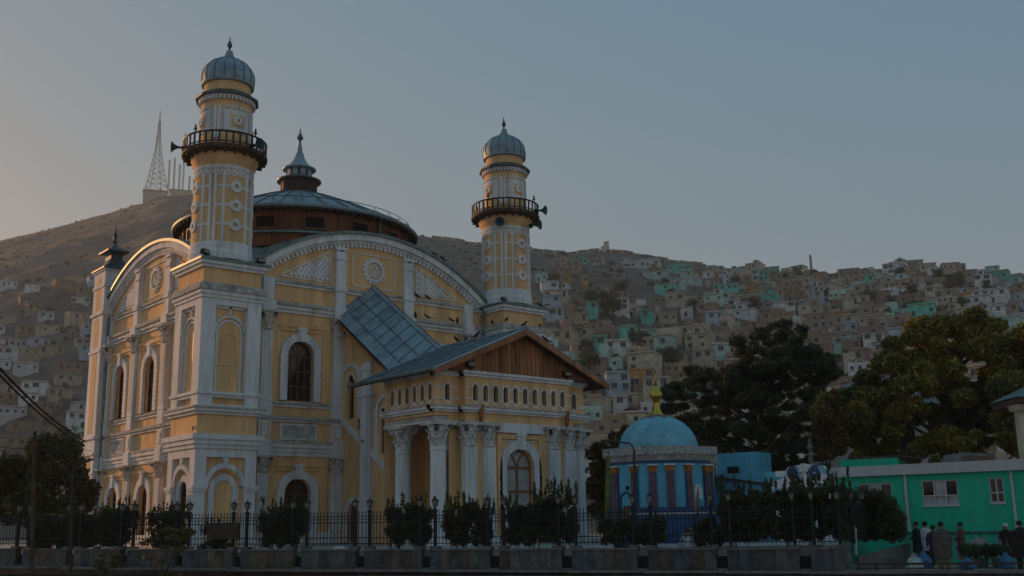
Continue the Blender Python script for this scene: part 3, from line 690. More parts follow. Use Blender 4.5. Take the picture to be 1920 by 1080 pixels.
# entablature frieze with slots: solid yellow behind, pierced front
def slotwall(g, T, u0, u1, slots, z0=6.4, z1=8.62):
    g.T = T; g.wall(u0, u1, z0, z1, 0, [(c, 0.15, 7.2, 7.88) for c in slots], 0.25); g.T = None
s_front = [9.65+i*(16.0-9.65+0.0)/9*0.955+0.0 for i in range(10)]
slotwall(Yw, TP, CX0, CX1, s_front); slotwall(Yw, TQ, PX0, CX0, [8.2]); slotwall(Yw, TQ, CX1, PX1, [17.0])
s_side = [7.75+i*0.68 for i in range(6)]; slotwall(Yw, TR, 6.95, 11.55, s_side)
for x in (CX0, CX1): Yw.add([(x,CY,6.4),(x,PY0,6.4),(x,PY0,8.62),(x,CY,8.62)], [(0,1,2,3)])
Yw.add([(PX1,PY0,6.4),(PX1,PY1,6.4),(PX1,PY1,8.62),(PX1,PY0,8.62)], [(0,1,2,3)])
Yw.add([(PX0,PY1,6.4),(PX1,PY1,6.4),(PX1,PY1,8.62),(PX0,PY1,8.62)], [(0,1,2,3)])
# inner wall of the side porch with archway, inner pier
TI = lambda u, o, z: (10.1-o, -u, z)
Yw.T = TI; Yw.wall(6.95, 11.5, 0, 6.3, 0, [(9.75, 0.85, 0.15, 4.3)], 0.5); Yw.T = None
Yw.add([(PX0,PY1,0),(10.3,PY1,0),(10.3,PY1,6.4),(PX0,PY1,6.4)], [(0,1,2,3)])
Yw.add([(8.3,PY0+0.02,0),(CX0,PY0+0.02,0),(CX0,PY0+0.02,6.4),(8.3,PY0+0.02,6.4)], [(0,1,2,3)])
Yw.add([(CX1,PY0+0.02,0),(16.9,PY0+0.02,0),(16.9,PY0+0.02,6.4),(CX1,PY0+0.02,6.4)], [(0,1,2,3)])
Yw.add([(16.9,PY0,0),(16.9,PY1,0),(16.9,PY1,6.4),(16.9,PY0,6.4)], [(0,1,2,3)])
porch = obj('porch_wall', Yw, M_YEL, mosque)
ce = G(); ce.box(PX0+0.05, PX1-0.05, PY0+0.05, PY1, 6.15, 6.38); obj('porch_ceiling', ce, M_LEDGE, porch)
Hs = G()
for T, ss in ((TP, s_front), (TQ, [8.2, 17.0]), (TR, s_side)):
    for c in ss:
        q = G(T); q.archfill(c, 0.17, 7.15, 7.88, -0.22); obj('slot_opening', q, M_HOLE, porch)
        Ww.T = T; Ww.band(c, 7.88, 0.15, 0.235, -0.05, 0.06, n=10)
        Ww.band(c, 7.2, 0.13, 0.21, -0.05, 0.05, math.pi, 2*math.pi, 8)
        for s in (-1, 1): Ww.box(*sorted((c+s*0.15, c+s*0.20)), -0.05, 0.03, 7.2, 7.88)
for T, u0, u1, ss in ((TP, CX0, CX1, s_front), (TQ, PX0, CX0, [8.2]), (TQ, CX1, PX1, [17.0]), (TR, 6.95, 11.55, s_side)):
    Ww.T = T; cuts = [u0]+[e for c in sorted(ss) for e in (c-0.2, c+0.2)]+[u1]
    for z in (7.22, 7.82):
        for a, b in zip(cuts[::2], cuts[1::2]): Ww.box(a, b, -0.05, 0.04, z, z+0.07)
def wrap(g, z0, z1, p):                              # moulding following the broken front
    e = p
    g.box(PX0-e, CX0, PY0-e, PY0+0.3, z0, z1); g.box(CX1, PX1+e, PY0-e, PY0+0.3, z0, z1); g.box(CX0-e, CX1+e, CY-e, CY+0.3, z0, z1)
    g.box(PX0-e, PX0+0.3, PY0, PY1, z0, z1); g.box(CX0-e, CX0+0.2, CY, PY0, z0, z1); g.box(CX1-0.2, CX1+e, CY, PY0, z0, z1)
Ww.T = None
for z0, z1, p in ((6.58,6.70,0.16),(6.70,6.84,0.30),(8.42,8.56,0.10),(8.56,8.70,0.20),(6.04,6.14,0.06)): wrap(Ww, z0, z1, p)
wrap(Lw, 6.84, 6.90, 0.36)
Ww.T = TP; Ww.surround(12.55, 0.15, 3.86, 0.96, 1.42, -0.05, 0.14, h=0.36, n=13)
Ww.box(10.95, 14.15, -0.05, 0.22, 5.62, 5.82); Ww.box(10.95, 14.15, -0.05, 0.14, 5.82, 6.02)
for s in (-1, 1): Ww.box(*sorted((12.55+s*1.50, 12.55+s*1.46)), -0.02, 0.04, 4.0, 5.25); Ww.box(*sorted((12.55+s*1.5, 12.55+s*0.4)), -0.02, 0.04, 5.2, 5.25)
Ww.T = TI; Ww.band(9.75, 4.3, 0.85, 1.0, -0.05, 0.08, n=16)
for s in (-1, 1): Ww.box(*sorted((9.75+s*0.85, 9.75+s*1.0)), -0.05, 0.08, 0.1, 4.3)
Ww.T = None; obj('porch_moulding', Ww, M_WHT, porch); obj('porch_ledge', Lw, M_LEDGE, porch)
ap = G(TI); ap.archfill(9.75, 0.85, 0.1, 4.3, -0.45); obj('archway', ap, M_COPE, porch)
dr_ = window(TP, 12.55, 0.94, 0.2, 3.86, -0.28, mosque, pane=M_CURT, frame=M_DOOR, bars=2, name='porch_door', tracery=True)
# pilasters and round columns
for uc in (9.2, 10.42, 14.9, 16.05):
    q = G(TP); q.box(uc-0.38, uc+0.38, -0.1, 0.22, 0.2, 4.85)
    for k in range(5): q.box(uc-0.33+k*0.14, uc-0.33+k*0.14+0.085, 0.2, 0.255, 0.6, 4.7)
    q.box(uc-0.45, uc+0.45, -0.1, 0.30, 0, 0.45); p_ = obj('pilaster', q, M_WHT, mosque)
    c_ = capital(mosque, uc, CY+0.04, 4.85, 1.2, 1.16); c_.parent = p_; c_.matrix_parent_inverse = Matrix.Identity(4)
for x, y in ((7.78, -11.35), (7.85, -8.15), (17.3, -11.4), (17.35, -8.15)):
    q = G(); q.lathe(x, y, [(0.44,0.55),(0.42,1.6),(0.39,4.65)], 40, star=0.055); q.lathe(x, y, [(0.40,4.62),(0.43,4.68),(0.43,4.78),(0.39,4.85)], 24)
    q.lathe(x, y, [(0.58,0.0),(0.58,0.18),(0.55,0.25),(0.58,0.34),(0.48,0.42),(0.50,0.5),(0.44,0.58)], 24)
    c_ = obj('column', q, M_WHT, mosque, smooth=True); k_ = capital(mosque, x, y, 4.82, 1.24, 1.30); k_.parent = c_; k_.matrix_parent_inverse = Matrix.Identity(4)
# porch roof
EX0, EX1, EY0, EY1, ZE, ZR = 6.55, 18.65, -12.75, -4.9, 8.52, 11.12
pr0 = G()
for xe in (EX0, EX1):
    pr0.add([(CU,EY0,ZR),(xe,EY0,ZE),(xe,EY1,ZE),(CU,EY1,ZR),(CU,EY0,ZR-0.16),(xe,EY0,ZE-0.16),(xe,EY1,ZE-0.16),(CU,EY1,ZR-0.16)], [(0,1,2,3),(4,7,6,5),(0,4,5,1),(1,5,6,2),(2,6,7,3)])
proof = obj('porch_roof', pr0, M_WOODD, mosque)
nn = 9
for s, xe in ((-1, EX0-0.06), (1, EX1+0.06)):
    for i in range(nn):
        ya = EY0-0.05+(EY1-EY0+0.1)*i/nn; yb = EY0-0.05+(EY1-EY0+0.1)*(i+1)/nn-0.02; l0 = 0.03+0.012*(i % 2)
        for t0, t1 in ((0.0, 0.5), (0.5, 1.0)):
            xa, xb = CU+(xe-CU)*t0, CU+(xe-CU)*t1; za, zb = ZR+(ZE-0.02-ZR)*t0, ZR+(ZE-0.02-ZR)*t1
            obj('roof_sheet', G().add([(xa,ya,za+l0),(xb,ya,zb+l0),(xb,yb,zb+l0),(xa,yb,za+l0),(xa,ya,za+0.005),(xb,ya,zb+0.005),(xb,yb,zb+0.005),(xa,yb,za+0.005)], [(0,1,2,3),(0,4,5,1),(1,5,6,2),(2,6,7,3),(3,7,4,0)]), M_MET, proof)
        if i: obj('seam', G().tube([(CU,ya-0.01,ZR+0.07),(xe,ya-0.01,ZE+0.05)], 0.03, 4), M_METD, proof)
obj('ridge_cap', G().tube([(CU,EY0-0.06,ZR+0.06),(CU,EY1,ZR+0.06)], 0.07, 6), M_MET, proof)
obj('gutter', G().tube([(EX0-0.1,EY0-0.05,ZE-0.02),(EX0-0.1,EY1,ZE-0.02)], 0.11, 8), M_FLASH, proof)
for s, xe in ((-1, EX0), (1, EX1)):                   # barge boards
    obj('barge_board', G().add([(CU,EY0-0.05,ZR),(xe,EY0-0.05,ZE),(xe,EY0-0.05,ZE-0.30),(CU,EY0-0.05,ZR-0.34),(CU,EY0+0.02,ZR),(xe,EY0+0.02,ZE),(xe,EY0+0.02,ZE-0.30),(CU,EY0+0.02,ZR-0.34)], [(0,1,2,3),(4,7,6,5),(0,4,5,1),(3,2,6,7),(1,5,6,2)]), M_WOOD, proof)
gb = G(); gb.add([(EX0+0.7,-12.05,8.66),(EX1-0.7,-12.05,8.66),(CU,-12.05,ZR-0.35)], [(0,1,2)]); gab = obj('gable', gb, M_WOODD, mosque)
nb = 38; xa, xb = EX0+0.75, EX1-0.75
for i in range(nb):
    a = xa+(xb-xa)*i/nb+0.012; b = xa+(xb-xa)*(i+1)/nb-0.012
    tp = lambda x: ZR-0.22-(ZR-ZE)*abs(x-CU)/(CU-EX0)
    y = -12.09-0.012*(i % 3)
    if min(tp(a), tp(b)) < 8.72: continue
    q = G(TQ); q.T = None; q.add([(a,y,8.70),(b,y,8.70),(b,y,tp(b)),(a,y,tp(a)),(a,y+0.05,8.70),(b,y+0.05,8.70),(b,y+0.05,tp(b)),(a,y+0.05,tp(a))], [(0,1,2,3),(0,4,5,1),(1,5,6,2),(2,6,7,3),(3,7,4,0)])
    obj('plank', q, M_WOOD, gab)

for x in (9.78, 15.72):                                # spalled, rusty breaks in the porch cornice
    q = G(TP); q.poly([(x-0.05,6.08),(x+0.08,6.08),(x+0.12,6.5),(x+0.16,6.95),(x+0.02,6.95),(x-0.06,6.5)], 0.2, 0.385); obj('spalled_break', q, M_DOOR, porch)
# ------------------------------------------------------------------ ground, river wall, fence
def proj(p):
    q = Vector(p)-CAM; z = q.dot(_fw); return 960+2000*q.dot(CR)/z, 540+2000*q.dot(CD)/z
F0 = Vector((-2.67, -10.9, 0)); FD = Vector((0.5053, -0.8629, 0)); FN = Vector((-0.8629, -0.5053, 0)); ST = 2.978
TFc = lambda u, o, z: tuple(F0+FD*u+FN*o+Vector((0, 0, z)))
zc = lambda u: 0.12-0.006*u if u > 0 else 0.12-0.012*u
def fence_u(px):
    a, b = -40.0, 45.0
    for _ in range(40):
        c = (a+b)/2
        if proj(TFc(c, 0, 0))[0] < px: a = c
        else: b = c
    return a
UE = 8.46*ST
M_GRND = mat('dusty_ground', (0.37,0.32,0.255), 0.95, 0.25, 0.4, dirt=0.3, bump=0.03, bscale=8)
M_PAVE = mat('courtyard_paving', (0.38,0.37,0.35), 0.85, 0.2, 1.2, dirt=0.4, bump=0.01)
M_WATER = mat('gravel_river_bed', (0.36,0.33,0.28), 0.9, 0.2, 0.5, bump=0.05, bscale=3)
g = G(TFc); g.add([(-1300,0.55,-0.92),(1300,0.55,-0.92),(1300,-1700,-0.92),(-1300,-1700,-0.92)], [(0,1,2,3)]); obj('ground', g, M_GRND, kind='structure')
g = G(TFc); g.add([(-1300,0.6,-4.6),(1300,0.6,-4.6),(1300,26,-4.6),(-1300,26,-4.6)], [(0,1,2,3)]); obj('river', g, M_WATER, kind='structure')
g = G(TFc); g.box(-900, 900, 24, 900, -5, -0.75); obj('opposite_bank', g, M_GRND, kind='structure')
g = G(TFc); g.box(-40, UE-0.2, -38, -0.36, -0.9, 0.0); obj('courtyard', g, M_PAVE, kind='structure')
# river wall: coping ledge and rubble face
rw = thing('river_wall', TFc(10, 0.5, -4.6), 'dark rubble river embankment wall along the bottom of the view', 'wall')
g = G(TFc); g.box(-45, 60, 0.12, 0.50, -4.6, -0.93); obj('backing', g, M_RUBBLE, rw)
for i in range(35):
    u = -45+i*3.0; z = (zc(u)-0.79) if u < UE else -0.80
    obj('ledge_stone', G(TFc).box(u+0.012, u+2.988, 0.0, 0.60+0.02*random.random(), z-0.10, z-0.012), M_COPE, rw)
st = G(TFc); rnd = random.Random(5)
for row in range(7):
    u = -40.0; zt = -0.93-row*0.30
    while u < 52:
        L_ = rnd.uniform(0.28, 0.75); h = rnd.uniform(0.22, 0.31); pr_ = rnd.uniform(0.02, 0.10)
        zz = zt+rnd.uniform(-0.04, 0.04)
        st.add([(u,0.45,zz-h),(u+L_,0.45,zz-h+rnd.uniform(-.04,.04)),(u+L_,0.45,zz),(u,0.45,zz+rnd.uniform(-.04,.04)),
                (u+0.06,0.5+pr_,zz-h+0.05),(u+L_-0.07,0.5+pr_*rnd.uniform(.5,1),zz-h+0.06),(u+L_-0.06,0.5+pr_,zz-0.05),(u+0.08,0.5+pr_*rnd.uniform(.5,1),zz-0.06)],
               [(0,1,5,4),(1,2,6,5),(2,3,7,6),(3,0,4,7),(4,5,6,7)])
        u += L_+rnd.uniform(0.01, 0.04)
obj('rubble_stones', st, M_RUBBLE, rw, kind='stuff')

# fence plinth: stone slab sections with recessed gaps
fence = thing('iron_fence', TFc(6, -0.2, 0), 'dark green-black iron railing with lamp posts on a stone slab plinth', 'fence')
GAPW = 0.20
KK = list(range(-9, 9))
for k in KK:
    a = k*ST+GAPW; b = min((k+1)*ST-GAPW, UE)
    if b-a < 0.4: continue
    um = (a+b)/2; zt = zc(um); zb = zt-0.79
    obj('plinth_core', G(TFc).box(a+0.02, b-0.02, -0.38, -0.03, zb, zt-0.065), M_SLAB, fence)
    obj('coping', G(TFc).box(a-0.03, b+0.03, -0.42, 0.05, zt-0.06, zt), M_COPE, fence)
    ns = max(1, round((b-a)/0.46)); wd = (b-a)/ns
    for i in range(ns):
        u = a+i*wd; j = rnd.random()
        obj('slab', G(TFc).box(u+0.008, u+wd-0.008, -0.03, 0.0+0.006*rnd.random(), zb+0.01, zt-0.068), (M_SLAB, M_SLAB2, M_SLAB3)[rnd.choice((0,0,1,1,2))], fence)
for k in KK:
    u = k*ST; zt = zc(u)
    obj('gap_grille', G(TFc).box(u-GAPW, u+GAPW, -0.34, -0.30, zt-0.79, zt-0.3), M_IRON, fence)
    obj('gap_base', G(TFc).box(u-GAPW+0.02, u+GAPW-0.02, -0.36, 0.02, zt-0.86, zt-0.74), M_COPE, fence)
# iron work: shared meshes
pm = G(); pm.box(-0.058, 0.058, -0.058, 0.058, 0.06, 1.58); pm.box(-0.075, 0.075, -0.075, 0.075, 1.50, 1.56)
pm.lathe(0, 0, [(0.06,1.56),(0.03,1.62),(0.03,1.70),(0.05,1.72)], 8); pm = pm.mesh('post', M_IRON)
ft = G().wedge(-0.19, 0.19, -0.15, 0.15, 0.0, 0.10, -0.03, -0.03).mesh('post_foot', M_COPE)
lm = G(); lm.wedge(-0.055, 0.055, -0.055, 0.055, 1.70, 1.92, -0.045, -0.045); lm.m = 1
for sx in (-1, 1):
    for sy in (-1, 1): lm.tube([(sx*0.058,sy*0.058,1.70),(sx*0.104,sy*0.104,1.92)], 0.010, 4)
lm.wedge(-0.075, 0.075, -0.075, 0.075, 1.68, 1.71); lm.wedge(-0.135, 0.135, -0.135, 0.135, 1.92, 2.0, 0.085, 0.085); lm.lathe(0, 0, [(0.05,2.0),(0.02,2.03),(0.035,2.06),(0.008,2.13)], 6)
lm = lm.mesh('lamp', [M_LAMPG, M_IRON])
bar = G(); bar.box(-0.011, 0.011, -0.011, 0.011, 0.12, 1.46); bar.add([(-0.03,-0.008,1.45),(0.03,-0.008,1.45),(0,-0.008,1.56),(-0.03,0.008,1.45),(0.03,0.008,1.45),(0,0.008,1.56)], [(0,1,2),(3,5,4),(0,3,4,1),(1,4,5,2),(2,5,3,0)]); bar = bar.mesh('bar', M_IRON)
ROT = math.atan2(FD.y, FD.x)
def fput(name, me, u, o, z, parent=fence):
    ob = obj(name, me, parent=parent); ob.matrix_basis = Matrix.Translation(Vector(TFc(u, o, z))) @ Matrix.Rotation(ROT, 4, 'Z'); return ob
posts = []
for k in KK:
    for s in (-1, 1):
        u = k*ST+s*0.34
        if u > UE: continue
        posts.append(u)
posts.append(UE-0.12)
for u in posts:
    p_ = fput('post', pm, u, -0.19, zc(u)); fput('lamp', lm, u, -0.19, zc(u)).parent = p_
    q = bpy.data.objects[p_.name]; q.children[0].matrix_parent_inverse = Matrix.Identity(4); q.children[0].matrix_basis = Matrix.Identity(4)
    fput('post_foot', ft, u, -0.19, zc(u))
posts.sort()
nbar = 0
for a, b in zip(posts, posts[1:]):
    um = (a+b)/2; z = zc(um); vis = proj(TFc(um, 0, 0))[0]
    for rz_ in (0.22, 0.45, 1.07, 1.33): obj('rail', G(TFc).box(a, b, -0.205, -0.175, z+rz_-0.018, z+rz_+0.018), M_IRON, fence)
    nb_ = max(2, round((b-a)/0.168)); ar = G(TFc)
    for i in range(1, nb_):
        u = a+(b-a)*i/nb_
        if vis > 130: fput('bar', bar, u, -0.19, z); nbar += 1
        else: ar.box(u-0.011, u+0.011, -0.2, -0.18, z+0.12, z+1.5)
    for i in range(nb_):
        c = a+(b-a)*(i+0.5)/nb_; ar.band(c, z+1.17, 0.055, 0.075, -0.2, -0.185, 0, math.pi, 6)
    obj('arch_tracery', ar, M_IRON, fence, kind='stuff')
# side fence going back from the corner
_c0 = Vector(TFc(UE-0.1, -0.2, 0)); _c1 = at(1694, 1000, 53); _sd = Vector((_c1.x-_c0.x, _c1.y-_c0.y, 0)).normalized()
TSd = lambda u, o, z: tuple(_c0+_sd*u+Vector((0,0,z)))
sf = thing('side_fence', TSd(4, 0, 0), 'iron railing running back from the corner post beside the ramp', 'fence')
for i in range(1, 6):
    u = i*2.0; p_ = obj('post', G(lambda a, b, c: TSd(u+a, 0, c)).box(-0.06, 0.06, -0.06, 0.06, 0.0, 1.5), M_IRON, sf)
    x, y, _ = TSd(u, 0, 0); o = obj('post', pm, parent=sf); o.matrix_basis = Matrix.Translation((x, y, 0)); l_ = obj('lamp', lm, parent=o)
    bpy.data.objects.remove(p_)
for rz_ in (0.25, 0.5, 1.1, 1.35):
    A, B = TSd(0.2, 0, rz_), TSd(10.2, 0, rz_); obj('rail', G().tube([A, B], 0.02, 4), M_IRON, sf)
for i in range(50):
    x, y, z = TSd(0.2+i*0.2, 0, 0); o = obj('bar', bar, parent=sf); o.matrix_basis = Matrix.Translation((x, y, 0)) @ Matrix.Rotation(ROT+1, 4, 'Z')
rp_ = thing('ramp_wall', TSd(4, 0, -0.9), 'low sloping grey concrete ramp wall right of the corner post', 'wall')
A, B = at(1607, 1000, 43.0), at(1706, 1000, 46.0); A.z = B.z = 0
g = G(); nA = 12
for i in range(nA):
    p, q = A+(B-A)*(i/nA), A+(B-A)*((i+0.97)/nA); h0, h1 = -0.42+0.42*i/nA, -0.42+0.42*(i+0.97)/nA
    v = [(p.x,p.y,-0.92),(q.x,q.y,-0.92),(q.x,q.y,h1),(p.x,p.y,h0)]
    obj('panel', G().add(v+[(x+0.1,y+0.16,z) for x, y, z in v], [(0,1,2,3),(4,7,6,5),(3,2,6,7),(0,3,7,4),(1,5,6,2)]), M_COPE, rp_)

# ------------------------------------------------------------------ hills
from mathutils import noise
RIDGE = [(-40,4,1500),(-20,5,1400),(-8,6,1350),(5,11.5,1250),(13.8,14.0,1150),(16.4,14.95,1120),(18.7,15.8,1100),(20.3,16.4,1090),(21.5,16.95,1080),(22.6,17.0,1070),(26,16.8,1000),(30,16.3,930),(35.5,15.3,860),(41.4,14.5,790),(43.5,14.2,770),(45.4,14.32,760),(47.3,13.95,740),(51.5,13.1,700),(54.3,12.7,670),(57,12.25,640),(61,12.3,600),(65,11.6,570),(66.4,11.1,560),(75,9.5,560),(95,7,600),(120,5,700)]
def ridge(az):
    for (a, e, r), (b, f, q) in zip(RIDGE, RIDGE[1:]):
        if a <= az <= b:
            t = (az-a)/(b-a); return e+(f-e)*t, r+(q-r)*t
    return (RIDGE[0] if az < RIDGE[0][0] else RIDGE[-1])[1:]
def hill(az, r):
    e, r1 = ridge(az); top = math.tan(R(e))*r1+1.0
    r0 = 175 if az > 38 else 175+min(1, (38-az)/15)*130
    s = (r-r0)/(r1-r0)
    if s <= 0: return -1.2
    x, y = polar(az, r)
    nz = noise.fractal(Vector((x*0.011, y*0.011, 3.1)), 0.9, 2.1, 5)
    if s < 1:
        nz += 0.45*noise.fractal(Vector((x*0.06, y*0.06, 1.7)), 0.55, 2.2, 5)
        amp = 9*min(1, s*4)*(1-s)**0.6+1.0
        return -1.2+(top+1.2)*(s**0.93)+nz*amp
    return top-(r-r1)*0.35+nz*1.5
M_HILL = mat('dry_hillside', (0.175,0.135,0.10), 0.95, 0.25, 0.05, col2=(0.065,0.052,0.042), bump=1.6, bscale=0.16)
for n_ in M_HILL.node_tree.nodes:
    if n_.type == 'TEX_NOISE': n_.inputs['Detail'].default_value = 12; n_.inputs['Roughness'].default_value = 0.72
azs = [-40+0.4*i for i in range(int(140/0.4)+1)]; g = G(); NR = 64
for a in azs:
    e, r1 = ridge(a)
    for j in range(NR+1):
        t = j/NR; r = 150+(r1-150)*(t/0.92) if t < 0.92 else r1+(t-0.92)/0.08*500
        x, y = polar(a, r); g.v.append((x, y, hill(a, r)))
g.f = [(i*(NR+1)+j, (i+1)*(NR+1)+j, (i+1)*(NR+1)+j+1, i*(NR+1)+j+1) for i in range(len(azs)-1) for j in range(NR)]; g.mi = [0]*len(g.f)
obj('hillside', g, M_HILL, kind='structure', smooth=True)

# boulders and dry scrub on the slopes
sr0 = random.Random(33); g = G()
for i in range(2600):
    az = sr0.uniform(12, 68); e, r1 = ridge(az); s_ = sr0.uniform(0.12, 0.995); r = 175+(r1-175)*s_
    x, y = polar(az, r); z = hill(az, r); q = sr0.uniform(0.5, 1.0)*(2.6 if sr0.random() < 0.12 else 1.3); g.m = 0 if sr0.random() < 0.55 else 1
    v = [(x+q*sr0.uniform(.6,1.2)*math.cos(a), y+q*sr0.uniform(.6,1.2)*math.sin(a), z+zz*q) for zz in (-0.5, 0.45) for a in (0, 1.26, 2.51, 3.77, 5.03)]
    v.append((x+sr0.uniform(-.2,.2)*q, y+sr0.uniform(-.2,.2)*q, z+q*sr0.uniform(.6,1.0)))
    g.add(v, [(k, (k+1)%5, 5+(k+1)%5, 5+k) for k in range(5)]+[(5+k, 5+(k+1)%5, 10) for k in range(5)])
M_SCRUB = mat('dry_scrub', (0.055,0.052,0.032), 0.95, 0.3, 1.0, bump=0.1, bscale=4); M_ROCK = mat('hill_rock', (0.11,0.09,0.072), 0.95, 0.3, 0.8, bump=0.1, bscale=2)
tag(obj('scrub_and_boulders', g, [M_SCRUB, M_ROCK]), 'dry scrub and boulders scattered over the hillside', 'scrub', None, 'stuff')
# ------------------------------------------------------------------ hillside houses
PAL = {'mud-brown': (0.324, 0.226, 0.15), 'dusty beige': (0.451, 0.368, 0.279), 'grey-white': (0.632, 0.632, 0.617), 'turquoise': (0.128, 0.497, 0.391), 'pale mint': (0.407, 0.572, 0.497), 'ochre': (0.497, 0.271, 0.075), 'pale blue': (0.421, 0.512, 0.587), 'pinkish brick': (0.357, 0.25, 0.193), 'cream': (0.557, 0.482, 0.362)}
HM = {k: mat('hill_house_'+k.replace(' ', '_').replace('-', '_'), c, 0.9, 0.16, 0.5, dirt=0.45, bump=0.05, bscale=3, orand=0.16) for k, c in PAL.items()}
M_FLAT = mat('flat_mud_roof', (0.26,0.21,0.16), 0.95, 0.2, 0.4, bump=0.05, bscale=2)
M_WPANE = mat('far_window_pane', (0.03,0.035,0.04), 0.3, 0.3, 1.0, bump=0)
M_WFR = mat('far_window_frame', (0.34,0.35,0.35), 0.7, 0.2, 1.0, bump=0)
def winmesh(w, h, fr):
    g = G(); g.m = 0; g.box(-w/2, w/2, -0.06, 0.3, 0, h); g.m = 1
    t = 0.12
    if fr:
        g.box(-w/2-t, -w/2, -0.14, 0.2, -t, h+t); g.box(w/2, w/2+t, -0.14, 0.2, -t, h+t); g.box(-w/2, w/2, -0.14, 0.2, h, h+t); g.box(-w/2, w/2, -0.16, 0.2, -t, 0); g.box(-0.05, 0.05, -0.1, 0.2, 0, h)
    return g.mesh('window', [M_WPANE, M_WFR])
WM = [winmesh(1.1,1.3,False), winmesh(1.3,1.3,True), winmesh(1.9,1.4,True), winmesh(0.9,1.0,False)]
DM = winmesh(1.0, 2.0, False)
hr = random.Random(21)
houses = []
def hidden(px, py):
    if 340 < px < 1015 and py > 440: return True
    if 150 < px <= 340 and py > 470: return True
    if px > 1560 and py > 700: return True
    if 1290 < px < 1560 and py > 700: return True
    if 1380 < px < 1530 and py > 625: return True
    if 1010 < px < 1130 and py > 600+ (px-1010)*0.95: return True
    return False
def house(az, r, w, d, h, colr, rot, stor, nwin=None, sink=4.0, extra=None):
    x, y = polar(az, r); z = hill(az, r)
    # floor level taken near the uphill side so that the house front stands clear
    rz = math.pi-R(az)+rot
    g = G(); g.box(-w/2, w/2, -d/2, d/2, -sink, h)
    g.m = 1; g.box(-w/2-0.15, w/2+0.15, -d/2-0.2, d/2+0.15, h, h+0.22); g.m = 0
    t = 0.22
    g.box(-w/2, w/2, -d/2, -d/2+t, h+0.22, h+0.62); g.box(-w/2, -w/2+t, -d/2+t, d/2, h+0.22, h+0.62); g.box(w/2-t, w/2, -d/2+t, d/2, h+0.22, h+0.62)
    if extra:
        ex, ew, eh = extra; g.box(ex-ew/2, ex+ew/2, -d/2+1.3, d/2-0.1, h+0.2, h+eh); g.m = 1; g.box(ex-ew/2-0.15, ex+ew/2+0.15, -d/2+1.1, d/2, h+eh, h+eh+0.2); g.m = 0
    me = g.mesh('house', [HM[colr], M_FLAT])
    o = bpy.data.objects.new('hillside_house', me); COL.objects.link(o)
    # local -y looks towards the viewpoint
    o.location = (x, y, z); o.rotation_euler = (0, 0, -R(az)+rot)
    fl = h/stor
    for s in range(stor):
        nw = nwin or max(1, int(w/2.6)); k0 = hr.choice((0,1,1,2,3))
        for i in range(nw):
            if hr.random() < 0.3: continue
            me_ = WM[k0] if hr.random() < 0.85 else WM[hr.randrange(4)]
            zb = s*fl+fl*0.33
            if s == 0 and hr.random() < 0.18: me_ = DM; zb = 0.1
            c = bpy.data.objects.new('window', me_); COL.objects.link(c); c.parent = o
            c.location = (-w/2+w*(i+0.5)/nw+hr.uniform(-.4,.4), -d/2, zb+hr.uniform(-.15,.2))
    if extra:
        c = bpy.data.objects.new('window', WM[1]); COL.objects.link(c); c.parent = o; c.location = (extra[0], -d/2+1.3, h+eh_ if False else h+0.7)
    houses.append((o, az, r, w, h, colr, stor)); return o
def clear(az, r, w):
    x, y = polar(az, r)
    for (o, a, q, w2, *_x) in houses:
        X, Y = o.location.x, o.location.y
        # tangential / radial separation
        dt = abs((a-az)*R(1)*r); dr = abs(q-r)
        if dt < (w+w2)*0.48 and dr < 8.5: return False
    return True
def pxy(az, r):
    x, y = polar(az, r); return proj((x, y, hill(az, r)+2))
